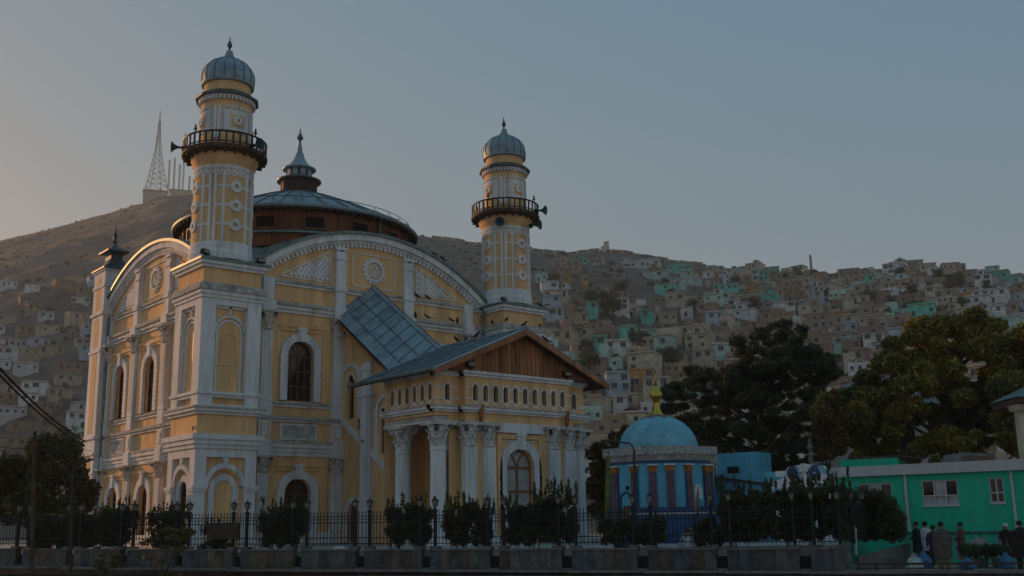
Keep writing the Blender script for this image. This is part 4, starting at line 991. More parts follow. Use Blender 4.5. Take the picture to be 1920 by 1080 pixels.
# landmark houses read from the photograph: px, py(base), width px, height px, colour, storeys
LAND = [(1203,503,76,14,'grey-white',1),(1086,497,38,9,'turquoise',1),(1046,497,22,8,'pale mint',1),(1229,523,52,11,'pale mint',1),(1276,512,48,15,'turquoise',1),(1262,541,50,14,'pale mint',1),(1250,552,44,11,'turquoise',1),
 (1305,534,22,10,'pale blue',1),(1268,570,36,16,'dusty beige',1),(1362,548,50,11,'turquoise',1),(1352,528,22,18,'pale mint',2),(1432,530,20,20,'turquoise',2),(1452,518,20,14,'turquoise',1),(1470,590,42,20,'grey-white',2),
 (1500,537,60,14,'dusty beige',1),(1529,545,18,17,'cream',2),(1560,560,90,10,'grey-white',1),(1608,573,50,12,'cream',1),(1607,560,30,12,'cream',1),(1601,612,64,16,'cream',1),(1582,600,30,12,'ochre',1),(1590,630,44,16,'pale blue',1),(1640,625,50,28,'cream',2),
 (1540,620,60,30,'pinkish brick',2),(1650,560,24,12,'turquoise',1),(1666,535,20,14,'cream',1),(1748,565,18,22,'cream',2),(1775,562,30,13,'dusty beige',1),(1700,505,60,12,'dusty beige',1),(1740,510,30,12,'cream',1),(1790,514,40,14,'dusty beige',1),
 (1820,528,22,16,'pinkish brick',1),(1842,527,26,14,'turquoise',1),(1878,527,30,14,'turquoise',1),(1905,534,22,12,'turquoise',1),(1860,572,60,26,'grey-white',2),(1872,592,22,12,'grey-white',1),(1820,565,40,12,'ochre',1),
 (1215,606,22,14,'turquoise',1),(1245,655,34,16,'pale mint',1),(1127,662,28,11,'turquoise',1),(1090,600,14,18,'pale mint',2),(1110,585,20,10,'turquoise',1),(1180,640,34,10,'turquoise',1),(1165,596,30,20,'grey-white',2),(1288,604,24,18,'grey-white',1),(1345,605,40,14,'pale blue',1),(1365,618,20,24,'cream',2),
 (1206,738,50,34,'ochre',2),(1158,744,46,36,'pale blue',2),(1186,776,40,20,'dusty beige',1),(1168,775,26,26,'grey-white',2),(1352,668,34,12,'pale mint',1),(1320,683,40,16,'dusty beige',1),(1030,548,36,14,'grey-white',1),(1062,545,10,9,'grey-white',1),(1016,532,26,16,'pale mint',1),(1043,562,50,12,'cream',1),
 (1065,535,14,14,'ochre',1),(1098,538,12,14,'ochre',1),(1168,565,30,10,'pinkish brick',1),(1148,583,22,14,'grey-white',1),(1730,600,50,22,'turquoise',1),(1640,655,40,20,'grey-white',2),(1590,660,50,22,'pale mint',2),(1545,690,40,30,'pinkish brick',2)]
def solve_r(px, py):                        # distance at which the slope is seen at this pixel
    v = ray(px, py); az = math.degrees(math.atan2(v.x, v.y)); el = v.z/math.hypot(v.x, v.y)
    e, r1 = ridge(az); r = 175.0
    while r < r1*1.02:
        if (hill(az, r)-1.0)/r >= el: return az, r
        r += 3
    return az, r1
for px, py, wp, hp, c, stor in LAND:
    az, r = solve_r(px, py); ppm = 2000/r*0.98
    house(az, r, wp/ppm*0.92, 6.5, max(2.4, hp/ppm*0.9), c, hr.uniform(-0.3, 0.15), stor)
cols_ = ['mud-brown']*10+['dusty beige']*8+['grey-white']*4+['pale mint']*3+['turquoise']+['ochre']+['pale blue']*2+['pinkish brick']*3+['cream']*4
tries = 0
while len(houses) < 255 and tries < 9000:
    tries += 1; az = hr.uniform(40.5, 68); e, r1 = ridge(az); s = hr.uniform(0.06, 0.94); r = 175+(r1-175)*s
    px, py = pxy(az, r)
    if not (1000 < px < 1950) or hidden(px, py): continue
    if px < 1330 and py < 565 and hr.random() < 0.9: continue
    if px < 1120 and 510 < py < 600 and hr.random() < 0.5: continue
    w = hr.uniform(4.0, 8) if hr.random() < 0.78 else hr.uniform(8, 13)
    if not clear(az, r, w): continue
    st_ = 2 if hr.random() < 0.28 else 1; h = (2.5 if st_ == 1 else 4.9)*hr.uniform(0.85, 1.15)
    ex = (hr.uniform(-w*0.25, w*0.25), w*0.4, 2.6) if hr.random() < 0.2 else None
    house(az, r, w, hr.uniform(5.5, 7.5), h, hr.choice(cols_), hr.uniform(-0.45, 0.2), st_, extra=ex)
tries = 0; lefts = 0
while lefts < 44 and tries < 5000:
    tries += 1; px, py = hr.uniform(-10, 185), hr.uniform(530, 850)
    if py < 600 and hr.random() < 0.7: continue
    az, r = solve_r(px, py)
    if not clear(az, r, 14): continue
    w = hr.uniform(6, 12); st_ = 2 if hr.random() < 0.15 else 1
    house(az, r, w, 6, 2.7*st_, hr.choice(['mud-brown']*5+['dusty beige']*4+['grey-white']*3+['ochre','pale blue']), hr.uniform(-0.2, 0.5), st_); lefts += 1
# the rest, too small to pick out, as one mass per colour group
g = G(); k = 0; tries = 0; mk = list(HM.values())+[M_WPANE]
while k < 950 and tries < 26000:
    tries += 1; az = hr.uniform(38, 69); e, r1 = ridge(az); s = hr.uniform(0.03, 0.95); r = 175+(r1-175)*s; px, py = pxy(az, r)
    if px < 1330 and py < 560: continue
    w = hr.uniform(2.5, 7)
    if not clear(az, r, w*0.3): continue
    x, y = polar(az, r); z = hill(az, r); rot = -R(az)+hr.uniform(-.4,.2); c, s_ = math.cos(rot), math.sin(rot); d = hr.uniform(3, 5); h = hr.uniform(1.6, 3.4)
    g.T = lambda u, o, q: (x+c*u-s_*o, y+s_*u+c*o, z+q); g.m = hr.choice([0,0,0,1,1,1,2,4,7,7,8]); g.box(-w/2, w/2, -d/2, d/2, -4, h); k += 1
    if w > 3.6 and h > 2.1:
        g.m = 9
        for i_ in range(int(w/2.0)): 
            if hr.random() < 0.75: g.box(-w/2+0.6+i_*2.0, -w/2+1.4+i_*2.0, -d/2-0.05, -d/2+0.1, 0.8, 1.75)
    if hr.random() < 0.6:                  # courtyard and terrace walls
        L_ = hr.uniform(6, 16); g.m = hr.choice([0,0,1,7]); g.box(-L_/2, L_/2, d, d+0.5, -4, hr.uniform(0.8, 2.0))
g.T = None
obj('hillside_walls_and_sheds', g, mk, kind='stuff', label='small mud walls and sheds packed between the hillside houses', category='') if False else tag(obj('hillside_sheds', g, mk), 'small mud walls and sheds packed between the hillside houses', 'sheds', None, 'stuff')
# labels that single each house out: colour, size, zone and order within it
def zone(px, py):
    if px < 340: return 'left of the mosque'
    hh = 'on the ridge' if py < 535 else 'mid-slope' if py < 610 else 'low-slope'
    ww = 'by the right minaret' if px < 1130 else 'over the blue shrine' if px < 1330 else 'over the dark pine' if px < 1560 else 'over the yellowing tree'
    return hh+' '+ww
ORD = ['leftmost', 'second from left', 'third from left', 'fourth from left', 'fifth from left', 'sixth from left', 'seventh from left', 'eighth from left', 'ninth from left', 'tenth from left', 'eleventh from left', 'twelfth from left', 'thirteenth from left', 'fourteenth from left']
bk = {}
for H in houses:
    o, az, r, w_, h_, c, s_ = H; px, py = proj(o.location); sz = 'long' if w_ > 12.5 else 'two-storey' if s_ == 2 else 'small'
    bk.setdefault((c, sz, zone(px, py)), []).append((px, o))
for (c, sz, zn), L_ in bk.items():
    L_.sort(key=lambda t: t[0])
    for i, (px, o) in enumerate(L_):
        pre = '' if len(L_) == 1 else (ORD[i] if i < 14 else 'farthest right')+' of the '
        lab = (pre+f'{sz} {c} house'+('s' if pre else '')+' '+zn)
        tag(o, lab, 'house', 'houses on the hillside')
# hilltop watch tower, monument blocks, masts
wt = thing('watch_tower', tuple(at(1135, 470, 758)), 'small pale watch tower standing on the crest right of the right minaret', 'tower')
x, y, z = wt.location
g = G(); g.box(x-2.4, x+2.4, y-2, y+2, z-4, z+3.2); obj('lower_block', g, HM['cream'], wt)
g = G(); g.box(x+0.2, x+2.3, y-1.6, y+1.6, z+3.2, z+6.4); obj('upper_block', g, HM['cream'], wt)
g = G(); g.box(x+0.0, x+2.5, y-1.9, y+1.9, z+6.4, z+6.8); obj('parapet', g, HM['dusty beige'], wt)
M_STEEL = mat('mast_steel', (0.30,0.29,0.28), 0.6, 0.1, 1.0, bump=0)
def lattice(name, label, px, py0, py1, D, wb, wt_, nseg, rr, group=None):
    b = at(px, py0, D); t = at(px, py1, D); H = t.z-b.z
    th = thing(name, tuple(b), label, 'mast', group)
    leg = []
    for sx, sy in ((-1,-1),(1,-1),(1,1),(-1,1)):
        L_ = [(b.x+sx*(wb*(1-q)**1.7+wt_*(1-(1-q)**1.7)), b.y+sy*(wb*(1-q)**1.7+wt_*(1-(1-q)**1.7)), b.z-2*(q == 0)+H*q) for q in [i/nseg for i in range(nseg+1)]]
        obj('leg', G().tube(L_, rr, 4), M_STEEL, th); leg.append(L_)
    br = G()
    for i in range(nseg):
        for k in range(4):
            br.tube([leg[k][i], leg[(k+1)%4][i+1]], rr*0.6, 3); br.tube([leg[(k+1)%4][i], leg[k][i+1]], rr*0.6, 3); br.tube([leg[k][i+1], leg[(k+1)%4][i+1]], rr*0.6, 3)
    obj('bracing', br, M_STEEL, th)
    return th, t
th, t = lattice('television_mast', 'tall lattice television mast on the hilltop left of the near minaret', 292, 360, 228, 1080, 9.0, 0.8, 13, 0.3)
bx_ = th.location; obj('antenna', G().tube([Vector((bx_.x, bx_.y, t.z-1)), Vector((bx_.x, bx_.y, at(292, 206, 1080).z))], 0.8, 6, 0.35), M_STEEL, th)
bs = thing('hilltop_building', tuple(at(292, 368, 1078)), 'pale block building at the foot of the television mast', 'building')
x, y, z = bs.location; rz = -R(21)
g = G(lambda u, o, q: (x+math.cos(rz)*u-math.sin(rz)*o, y+math.sin(rz)*u+math.cos(rz)*o, z+q)); g.box(-12, 10, -6, 6, -14, 3.5); obj('wall', g, HM['cream'], bs)
g = G(g.T); g.box(-12.5, 10.5, -6.5, 6.5, 3.5, 4.6); obj('roof', g, M_FLAT, bs)
bs = thing('hilltop_hut', tuple(at(336, 366, 1074)), 'low pale hut under the slim masts on the hilltop', 'hut')
x, y, z = bs.location; g = G(lambda u, o, q: (x+math.cos(rz)*u-math.sin(rz)*o, y+math.sin(rz)*u+math.cos(rz)*o, z+q)); g.box(-9, 14, -4, 4, -12, 4); obj('wall', g, HM['cream'], bs); g = G(g.T); g.box(-9.4, 14.4, -4.4, 4.4, 4, 4.7); obj('roof', g, M_FLAT, bs)
for i, (px, y1, y0) in enumerate(((315,300,362),(325,296,360),(335,308,360),(342,250,362),(354,330,366))):
    lab = ['first', 'second', 'third', 'tallest', 'shortest'][i]+' of the slim masts between television mast and minaret'
    lattice('radio_mast', lab, px, y0, y1, 1074, 0.7, 0.6, 10, 0.13, 'slim masts on the hilltop')
b = at(1522, 512, 655); lattice('radio_mast', 'lone slim mast on the ridge above the dark pine', 1522, 514, 478, 655, 0.5, 0.4, 8, 0.16)
# ridge wall with crenel-like posts
rg = thing('ridge_wall', tuple(at(1075, 470, 770)), 'low ruined wall running along the crest right of the right minaret', 'wall')
for i in range(24):
    az = 35.8+i*0.62; e, r1 = ridge(az); x, y = polar(az, r1-2); z = hill(az, r1-2); a2 = az+0.6; e2, r2 = ridge(a2); x2, y2 = polar(a2, r2-2); z2 = hill(a2, r2-2)
    hh = 1.4+0.5*((i*7) % 3); obj('wall_section', G().add([(x,y,z-2),(x2,y2,z2-2),(x2,y2,z2+hh),(x,y,z+hh),(x+.4,y+.5,z-2),(x2+.4,y2+.5,z2-2),(x2+.4,y2+.5,z2+hh),(x+.4,y+.5,z+hh)], [(0,1,2,3),(4,7,6,5),(3,2,6,7),(0,3,7,4),(1,5,6,2)]), HM['mud-brown'], rg)
# ------------------------------------------------------------------ blue shrine
M_BLUE = mat('sky_blue_paint', (0.13,0.48,0.66), 0.7, 0.10, 1.2, dirt=0.25, streak=True, bump=0.008)
M_DOMEB = mat('pale_blue_dome_paint', (0.19,0.50,0.63), 0.6, 0.14, 1.5, dirt=0.4, bump=0.015)
M_DARKB = mat('deep_blue_paint', (0.025,0.085,0.22), 0.6, 0.15, 2.0, bump=0)
M_STRIPE = mat('brick_red_pilaster', (0.26,0.13,0.13), 0.7, 0.15, 3.0, bump=0.005)
M_GOLD = mat('gilded_metal', (0.62,0.40,0.07), 0.28, 0.1, 3.0, metal=1.0, bump=0.004, bscale=12)
M_ORNG = mat('orange_capital_paint', (0.42,0.15,0.03), 0.7, 0.2, 5.0, bump=0.01)
M_TERR = mat('speckled_terrazzo_cornice', (0.5,0.5,0.5), 0.8, 0.45, 14.0, bump=0.01)
SC = at(1241, 980, 54.5); SC.z = 0.0; sx, sy = SC.x, SC.y
shr = thing('blue_shrine', (sx, sy, 0), 'small sky-blue octagonal shrine with blue dome and gilded finial', 'shrine')
RC = 2.60; AV = math.atan2(CAM.y-sy, CAM.x-sx)+R(2)       # one side looks towards the viewer
def octo(g, r, z0, z1, r1=None):
    r1 = r if r1 is None else r1; A = [AV+R(22.5+45*k) for k in range(8)]
    return g.add([(sx+r*math.cos(a), sy+r*math.sin(a), z0) for a in A]+[(sx+r1*math.cos(a), sy+r1*math.sin(a), z1) for a in A],
        [tuple(range(7,-1,-1)), tuple(range(8,16))]+[(i,(i+1)%8,8+(i+1)%8,8+i) for i in range(8)])
obj('wall', octo(G(), RC, 0.0, 3.9), M_BLUE, shr)
obj('dado', octo(G(), RC+0.05, 0.0, 1.05), M_DARKB, shr)
obj('blue_band', octo(G(), RC+0.06, 3.72, 3.84), M_DARKB, shr)
obj('corbel', octo(G(), RC+0.08, 3.84, 4.12, RC+0.28), M_LEDGE, shr)
obj('cornice', octo(G(), RC+0.42, 4.12, 4.50), M_TERR, shr)
dmp = [(1.98,4.48),(1.95,4.8),(1.84,5.15),(1.62,5.5),(1.28,5.83),(0.82,6.08),(0.3,6.22),(0.02,6.24)]
dg = G(); k8 = 8
dg.lathe(sx, sy, dmp, 8, a0=AV+R(0)); dome_ = obj('dome', dg, M_DOMEB, shr)
for k in range(8):
    a0 = AV+R(45*k); a1 = a0+R(45)
    P_ = [(0.30,6.235),(0.82,6.095),(1.28,5.845)]
    def fp(t, r, z):   # point on facet between edges
        x = (1-t)*math.cos(a0)+t*math.cos(a1); y = (1-t)*math.sin(a0)+t*math.sin(a1); return (sx+(r+0.012)*x, sy+(r+0.012)*y, z+0.012)
    sg = G(); sg.add([fp(0,*P_[0]), fp(1,*P_[0]), fp(1,0.72,6.13), fp(0.5,1.02,5.985), fp(0,0.72,6.13)], [(0,1,2,3,4)]); obj('star_point', sg, M_STRIPE, dome_)
fg = G(); fg.lathe(sx, sy, [(0.33,6.15),(0.30,6.3),(0.19,6.48),(0.145,6.85),(0.2,6.9),(0.15,6.95),(0.32,7.12),(0.345,7.22),(0.29,7.36),(0.14,7.54),(0.10,7.66),(0.05,7.72),(0.13,7.80),(0.06,7.86),(0.11,7.93),(0.035,8.05),(0.01,8.35)], 20); obj('gilded_finial', fg, M_GOLD, shr, smooth=True)
ap_ = RC*math.cos(R(22.5)); Ls = 2*RC*math.sin(R(22.5))
for k in range(8):
    a = AV+R(45*k); c, s = math.cos(a), math.sin(a); T = lambda u, o, z: (sx+c*(ap_+o)-s*u, sy+s*(ap_+o)+c*u, z)
    offs = (0.20, -0.20) if k == 0 else (0.31, -0.31)
    for q in offs:
        uc = q*Ls*1.05; pg = G(T); pg.box(uc-0.19, uc+0.19, -0.02, 0.13, 1.0, 3.3); pl = obj('striped_pilaster', pg, M_DARKB, shr)
        sg = G(T)
        for i in range(4): sg.box(uc-0.165+i*0.092, uc-0.165+i*0.092+0.05, 0.12, 0.165, 1.02, 3.28)
        obj('red_stripe', sg, M_STRIPE, pl)
        cg = G(T); cg.wedge(uc-0.19, uc+0.19, -0.02, 0.17, 3.3, 3.56, -0.03, -0.02); obj('capital', cg, M_ORNG, pl)
        cg = G(T); cg.box(uc-0.26, uc+0.26, -0.02, 0.23, 3.6, 3.66); obj('abacus', cg, M_WHT, pl)
    if k in (1, 7):
        right = (k == 1)
        if T(1,0,0)[0] is None: pass
    px_ = proj(T(0, 0, 2))[0]
    if k in (1, 7) and px_ < 1241:          # door on the sunlit side
        wg = G(T); wg.band(0, 2.0, 0.33, 0.42, -0.02, 0.06, n=12); wg.box(-0.42, -0.33, -0.02, 0.06, 0.6, 2.0); wg.box(0.33, 0.42, -0.02, 0.06, 0.6, 2.0); dd = obj('door', wg, M_DARKB, shr)
        obj('door_leaf', G(T).box(-0.22, 0.22, -0.02, 0.03, 0.3, 1.75), M_FRAME, dd)
        obj('wall_lamp', G(T).box(0.08, 0.2, 0.0, 0.12, 2.5, 2.68), M_IRON, shr)
    elif k in (1, 7):
        wd = window(T, 0, 0.24, 2.02, 2.45, 0.0, shr, frame=M_WHT, bars=0)
        wg = G(T); wg.band(0, 2.45, 0.26, 0.34, -0.02, 0.07, n=12); wg.box(-0.38, 0.38, -0.02, 0.1, 1.86, 1.95); wg.box(-0.34,-0.26,-0.02,0.07,1.95,2.45); wg.box(0.26,0.34,-0.02,0.07,1.95,2.45); obj('window_surround', wg, M_BLUE, wd)
        obj('notice_board', G(T).box(-0.13, 0.13, -0.02, 0.03, 1.1, 1.6), M_STRIPE, shr)
obj('down_pipe', G().tube([tuple(at(1337, 872, 54.2)), tuple(at(1337, 985, 54.2))], 0.05, 6), M_DOMEB, shr)
# tiled garden wall in front of the shrine
tw = thing('blue_tiled_wall', tuple(at(1290, 1015, 50.5)), 'low deep-blue painted wall below the shrine behind the railing', 'wall')
A, B = at(1180, 1000, 51), at(1372, 1000, 50)
def vwall(a, b, z0, z1, t, mt, parent, name='wall'):
    d = Vector((b.x-a.x, b.y-a.y, 0)).normalized(); n_ = Vector((-d.y, d.x, 0))*t
    v = [(a.x,a.y,z0),(b.x,b.y,z0),(b.x,b.y,z1),(a.x,a.y,z1)]
    return obj(name, G().add(v+[(x+n_.x,y+n_.y,z) for x, y, z in v], [(0,1,2,3),(4,7,6,5),(3,2,6,7),(0,3,7,4),(1,5,6,2),(0,4,5,1)]), mt, parent)
vwall(A, B, -0.5, 1.62, 0.2, M_DARKB, tw); vwall(A+Vector((-.02,-.03,0)), B+Vector((-.02,-.03,0)), 1.3, 1.42, 0.02, M_TERR, tw, 'tile_strip')
# blue annexe with dark tin roof
an = thing('blue_annexe', tuple(at(1385, 1000, 57)), 'low blue annexe with sagging dark roof right of the shrine', 'building')
A, B = at(1338, 960, 56.5), at(1440, 960, 54.5); vwall(A, B, -0.5, 3.28, 3.0, M_BLUE, an)
A2, B2 = at(1345, 880, 61), at(1418, 880, 60); vwall(A2, B2, 0, 4.6, 2.0, M_BLUE, an, 'upper_wall')
g = G(); a, b = at(1338, 893, 56.2), at(1446, 907, 54.2); a2, b2 = at(1346, 888, 60.5), at(1444, 896, 59.5)
v = [tuple(a), tuple(b), tuple(b2), tuple(a2)]; obj('tin_roof', G().add(v+[(x,y,z-0.13) for x, y, z in v], [(0,1,2,3),(4,7,6,5),(0,4,5,1),(1,5,6,2),(2,6,7,3),(3,7,4,0)]), M_WOODD, an)
q = at(1372, 884, 60.4); obj('small_window', G().box(q.x-0.25, q.x+0.25, q.y-0.3, q.y+0.1, q.z-0.25, q.z+0.25), M_HOLE, an)

# ------------------------------------------------------------------ green building
M_GREEN = mat('sea_green_paint', (0.010,0.50,0.31), 0.65, 0.07, 0.8, dirt=0.45, streak=True, bump=0.006)
M_FASC = mat('grey_white_fascia', (0.52,0.54,0.56), 0.7, 0.06, 1.5, streak=True, dirt=0.2, bump=0.004)
M_MOS = mat('blue_white_mosaic', (0.22,0.20,0.30), 0.5, 0.9, 18.0, col2=(0.02,0.025,0.08), bump=0)
gA = at(1572, 960, 51.0); gB = at(1990, 960, 48.4); gd_ = Vector((gB.x-gA.x, gB.y-gA.y, 0)); gL = gd_.length; gd_.normalize(); gn = Vector((gd_.y, -gd_.x, 0))
if gn.dot(CAM-gA) < 0: gn = -gn
TGr = lambda u, o, z: (gA.x+gd_.x*u+gn.x*o, gA.y+gd_.y*u+gn.y*o, z)
def gu(px):                                # distance along the green wall at a photo column
    lo, hi = 0.0, gL
    for _ in range(40):
        c = (lo+hi)/2
        if proj(TGr(c, 0, 1.5))[0] < px: lo = c
        else: hi = c
    return lo
grn = thing('green_building', TGr(gL/2, -3, -0.92), 'single-storey sea-green building with pale grey flat fascia', 'building')
wins = [(gu(1612), gu(1675), 1.50, 2.46), (gu(1731), gu(1799), 1.45, 2.50), (gu(1858), gu(1885), 1.50, 2.52)]
g = G(TGr); x = 0.0
for a, b, z0, z1 in wins:
    g.box(x, a, -0.25, 0, 0.36, 2.78); g.box(a, b, -0.25, 0, 0.36, z0); g.box(a, b, -0.25, 0, z1, 2.78); x = b
g.box(x, gL, -0.25, 0, 0.36, 2.78); obj('wall', g, M_GREEN, grn)
g = G(TGr); g.box(0, gL, -0.25, -0.06, -0.92, 0.30); obj('lower_wall', g, M_GREEN, grn)
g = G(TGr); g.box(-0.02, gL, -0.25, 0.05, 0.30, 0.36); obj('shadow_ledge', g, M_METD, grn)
g = G(TGr); g.box(-0.12, gL, -6.5, 0.22, 2.78, 3.22); obj('fascia', g, M_FASC, grn)
g = G(TGr); g.box(0.0, 0.2, -6.3, -0.2, -0.92, 2.78); g.box(0.0, gL, -6.5, -6.3, -0.92, 2.78); obj('rear_wall', g, M_GREEN, grn)
for j, (a, b, z0, z1) in enumerate(wins):
    n_ = 3 if b-a > 1.2 else 2; fr = G(TGr); t = 0.05
    fr.box(a, b, -0.12, -0.04, z0, z0+t); fr.box(a, b, -0.12, -0.04, z1-t, z1); fr.box(a, b, -0.12, -0.03, z0+0.38, z0+0.38+t)
    for i in range(n_+1):
        u = a+(b-a-t)*i/n_; fr.box(u, u+t, -0.12, -0.035, z0, z1)
    w_ = obj('window', fr, M_FASC, grn)
    for i in range(n_):
        u0, u1 = a+(b-a)*i/n_+t, a+(b-a)*(i+1)/n_-t/2
        obj('pane', G(TGr).quad(u0, u1, z0+0.43, z1-t, -0.09), M_CURT if (n_ == 3 and i == 1) else M_GLASS, w_)
        obj('pane', G(TGr).quad(u0, u1, z0+t, z0+0.38, -0.09), M_CURT if n_ == 3 else M_GLASS, w_)
    obj('sill', G(TGr).box(a-0.05, b+0.05, -0.02, 0.06, z0-0.06, z0), M_FASC, w_)
cu_, cz_ = gu(1828), -0.22; sg = G(TGr)
sg.poly([(cu_+(0.50 if k % 2 == 0 else 0.29)*math.cos(k*math.pi/8+0.2), cz_+(0.50 if k % 2 == 0 else 0.29)*math.sin(k*math.pi/8+0.2)) for k in range(16)], -0.06, -0.03); obj('star_panel', sg, M_TERR, grn)
for p0, p1 in ((1783,1797),(1861,1884)): obj('mosaic_panel', G(TGr).box(gu(p0), gu(p1), -0.06, -0.04, -0.80, 0.28), M_MOS, grn)
A, B = at(1580, 940, 59), at(1690, 940, 58.5); up = thing('green_rear_block', (A.x, A.y, -0.92), 'dark green upper block behind the left end of the green building', 'building')
vwall(A, B, -0.9, 3.95, 3.0, M_GREEN, up); vwall(A+Vector((.5,-.2,0)), B+Vector((.3,-.3,0)), 3.96, 4.1, 3.4, M_WOODD, up, 'roof')
obj('rain_pipe', G(TGr).box(gu(1700), gu(1700)+0.09, 0.0, 0.09, 0.36, 2.78), M_FASC, grn); obj('rain_pipe', G(TGr).box(gu(1900), gu(1900)+0.09, 0.0, 0.09, 0.36, 2.78), M_FASC, grn)
ac = obj('air_conditioner', G(TGr).box(gu(1820), gu(1820)+0.62, 0.0, 0.28, 1.75, 2.2), M_FASC, grn) if False else None

# ------------------------------------------------------------------ scrolled gate pediment
gt = thing('scrolled_gate', tuple(at(1515, 1000, 51.5)), 'white gate pediment with blue spiral scrolls beside the green building', 'gate')
a_, b_ = at(1440, 900, 52.5), at(1578, 900, 51.0); dd_ = Vector((b_.x-a_.x, b_.y-a_.y, 0)); gl = dd_.length; dd_.normalize(); nn_ = Vector((dd_.y, -dd_.x, 0))
if nn_.dot(CAM-a_) < 0: nn_ = -nn_
TGt = lambda u, o, z: (a_.x+dd_.x*u+nn_.x*o, a_.y+dd_.y*u+nn_.y*o, z)
pp = gl/138.0                              # metres per photo pixel here
X_ = lambda px: (px-1440)*pp; Zg = lambda py: 1.0+(972-py)*pp*1.0
obj('pediment', G(TGt).poly([(X_(1442),-0.9),(X_(1576),-0.9),(X_(1576),Zg(893)),(X_(1560),Zg(900)),(X_(1545),Zg(882)),(X_(1520),Zg(879)),(X_(1502),Zg(879)),(X_(1480),Zg(882)),(X_(1466),Zg(902)),(X_(1442),Zg(906))], -0.3, 0.0), M_WHT, gt)
obj('keystone', G(TGt).poly([(X_(1502),Zg(891)),(X_(1519),Zg(891)),(X_(1518),Zg(881)),(X_(1514),Zg(877)),(X_(1507),Zg(877)),(X_(1503),Zg(881))], -0.1, 0.12), M_WHT, gt)
obj('left_block', G(TGt).box(X_(1456), X_(1478), -0.2, 0.04, Zg(898), Zg(888)), M_WHT, gt)
for cx_, sg_ in ((1490, 1), (1531, 1)):
    P_ = []
    for i in range(44):
        t = i/43*4.6*math.pi; r_ = (11.5-9.3*i/43)*pp; P_.append((X_(cx_)+r_*math.cos(t+math.pi*0.3), 0.05, Zg(893)+r_*math.sin(t+math.pi*0.3)))
    sp = G(TGt); pts = [Vector(TGt(*p)) for p in P_]; sp.T = None; sp.tube(pts, 0.045, 5); obj('scroll_line', sp, M_DARKB, gt)
    obj('scroll_disc', G(TGt).poly([(X_(cx_)+11.5*pp*math.cos(k*math.pi/10), Zg(893)+11.5*pp*math.sin(k*math.pi/10)) for k in range(20)], -0.05, 0.03), M_WHT, gt)
for (p0, p1) in (((1495,882),(1506,890)),):
    obj('blue_sweep', G(TGt).poly([(X_(1493),Zg(881)),(X_(1500),Zg(882)),(X_(1504),Zg(893)),(X_(1500),Zg(899))], 0.0, 0.05), M_DOMEB, gt)
obj('blue_sweep', G(TGt).poly([(X_(1537),Zg(882)),(X_(1545),Zg(881)),(X_(1553),Zg(890)),(X_(1562),Zg(899)),(X_(1555),Zg(901)),(X_(1545),Zg(893))], 0.0, 0.06), M_DOMEB, gt)
obj('blue_course', G(TGt).box(X_(1450), X_(1570), -0.02, 0.05, Zg(925), Zg(918)), M_DOMEB, gt)
fx = at(1522, 885, 52.0); zz0 = fx.z; k_ = pp
obj('gate_finial', G().lathe(fx.x, fx.y, [(0.09,zz0-0.3),(0.10,zz0+2*k_),(0.06,zz0+4*k_),(0.10,zz0+9*k_),(0.06,zz0+17*k_),(0.11,zz0+20*k_),(0.09,zz0+34*k_),(0.05,zz0+36*k_),(0.07,zz0+39*k_),(0.16,zz0+43*k_),(0.05,zz0+50*k_),(0.04,zz0+53*k_),(0.08,zz0+55*k_),(0.02,zz0+58*k_)], 10), M_COPE, gt, smooth=True)

# ------------------------------------------------------------------ pavilion behind the trees, villa at the right edge
pv = thing('grey_roofed_pavilion', tuple(at(1600, 900, 84)), 'house with faded grey hipped roof half hidden behind the yellowing tree', 'house')
c0 = at(1606, 765, 84); ww, hh = 3.3, 4.0; rz_ = -R(58)
TPv = lambda u, o, z: (c0.x+math.cos(rz_)*u-math.sin(rz_)*o, c0.y+math.sin(rz_)*u+math.cos(rz_)*o, c0.z+z)
obj('wall', G(TPv).box(-ww, ww+3, -2.5, 4, -9, -0.3), HM['grey-white'], pv); obj('cornice', G(TPv).box(-ww-0.2, ww+3.2, -2.7, 4.2, -0.9, -0.5), M_LEDGE, pv)
obj('roof', G(TPv).add([(-ww-1,-3.6,-0.3),(ww+4,-3.6,-0.3),(ww+4,5,-0.3),(-ww-1,5,-0.3),(0.2,0.7,2.3),(ww+1.5,0.7,2.3)], [(0,1,5,4),(1,2,5),(2,3,4,5),(3,0,4),(0,3,2,1)]), mat('faded_tin_roof', (0.16,0.19,0.20), 0.6, 0.2, 0.8, dirt=0.4, bump=0.01), pv)
obj('eave_board', G(TPv).box(-ww-0.9, ww+3.9, -3.5, 4.9, -0.5, -0.31), M_WOODD, pv)
for i in range(3): obj('window', G(TPv).box(-2.6+i*2.6, -1.4+i*2.6, -2.56, -2.4, -3.4, -1.4), M_GLASS, pv)
vl = thing('porch_villa', tuple(at(1960, 960, 56)), 'cream columned porch with grey tin roof at the right edge', 'house')
c1 = at(1972, 744, 56)
TV = lambda u, o, z: (c1.x+_r.x*u-_r.y*o, c1.y+_r.y*u+_r.x*o, c1.z+z)
obj('roof', G(TV).add([(-1.8,-0.4,0),(6,-0.4,0),(6,2.6,0),(-1.8,2.6,0),(-0.3,1.1,0.8),(6,1.1,0.8)], [(0,1,5,4),(1,2,5),(2,3,4,5),(3,0,4),(0,3,2,1)]), M_FLASH, vl)
obj('eave_board', G(TV).box(-1.7, 6, -0.3, 2.5, -0.35, -0.02), M_WOODD, vl)
obj('column', G(TV).box(-1.62, -1.15, 0.0, 0.5, -8, -0.62), HM['cream'], vl); obj('capital', G(TV).wedge(-1.72, -1.0, -0.15, 0.65, -0.62, -0.35, -0.1, -0.1), HM['cream'], vl)
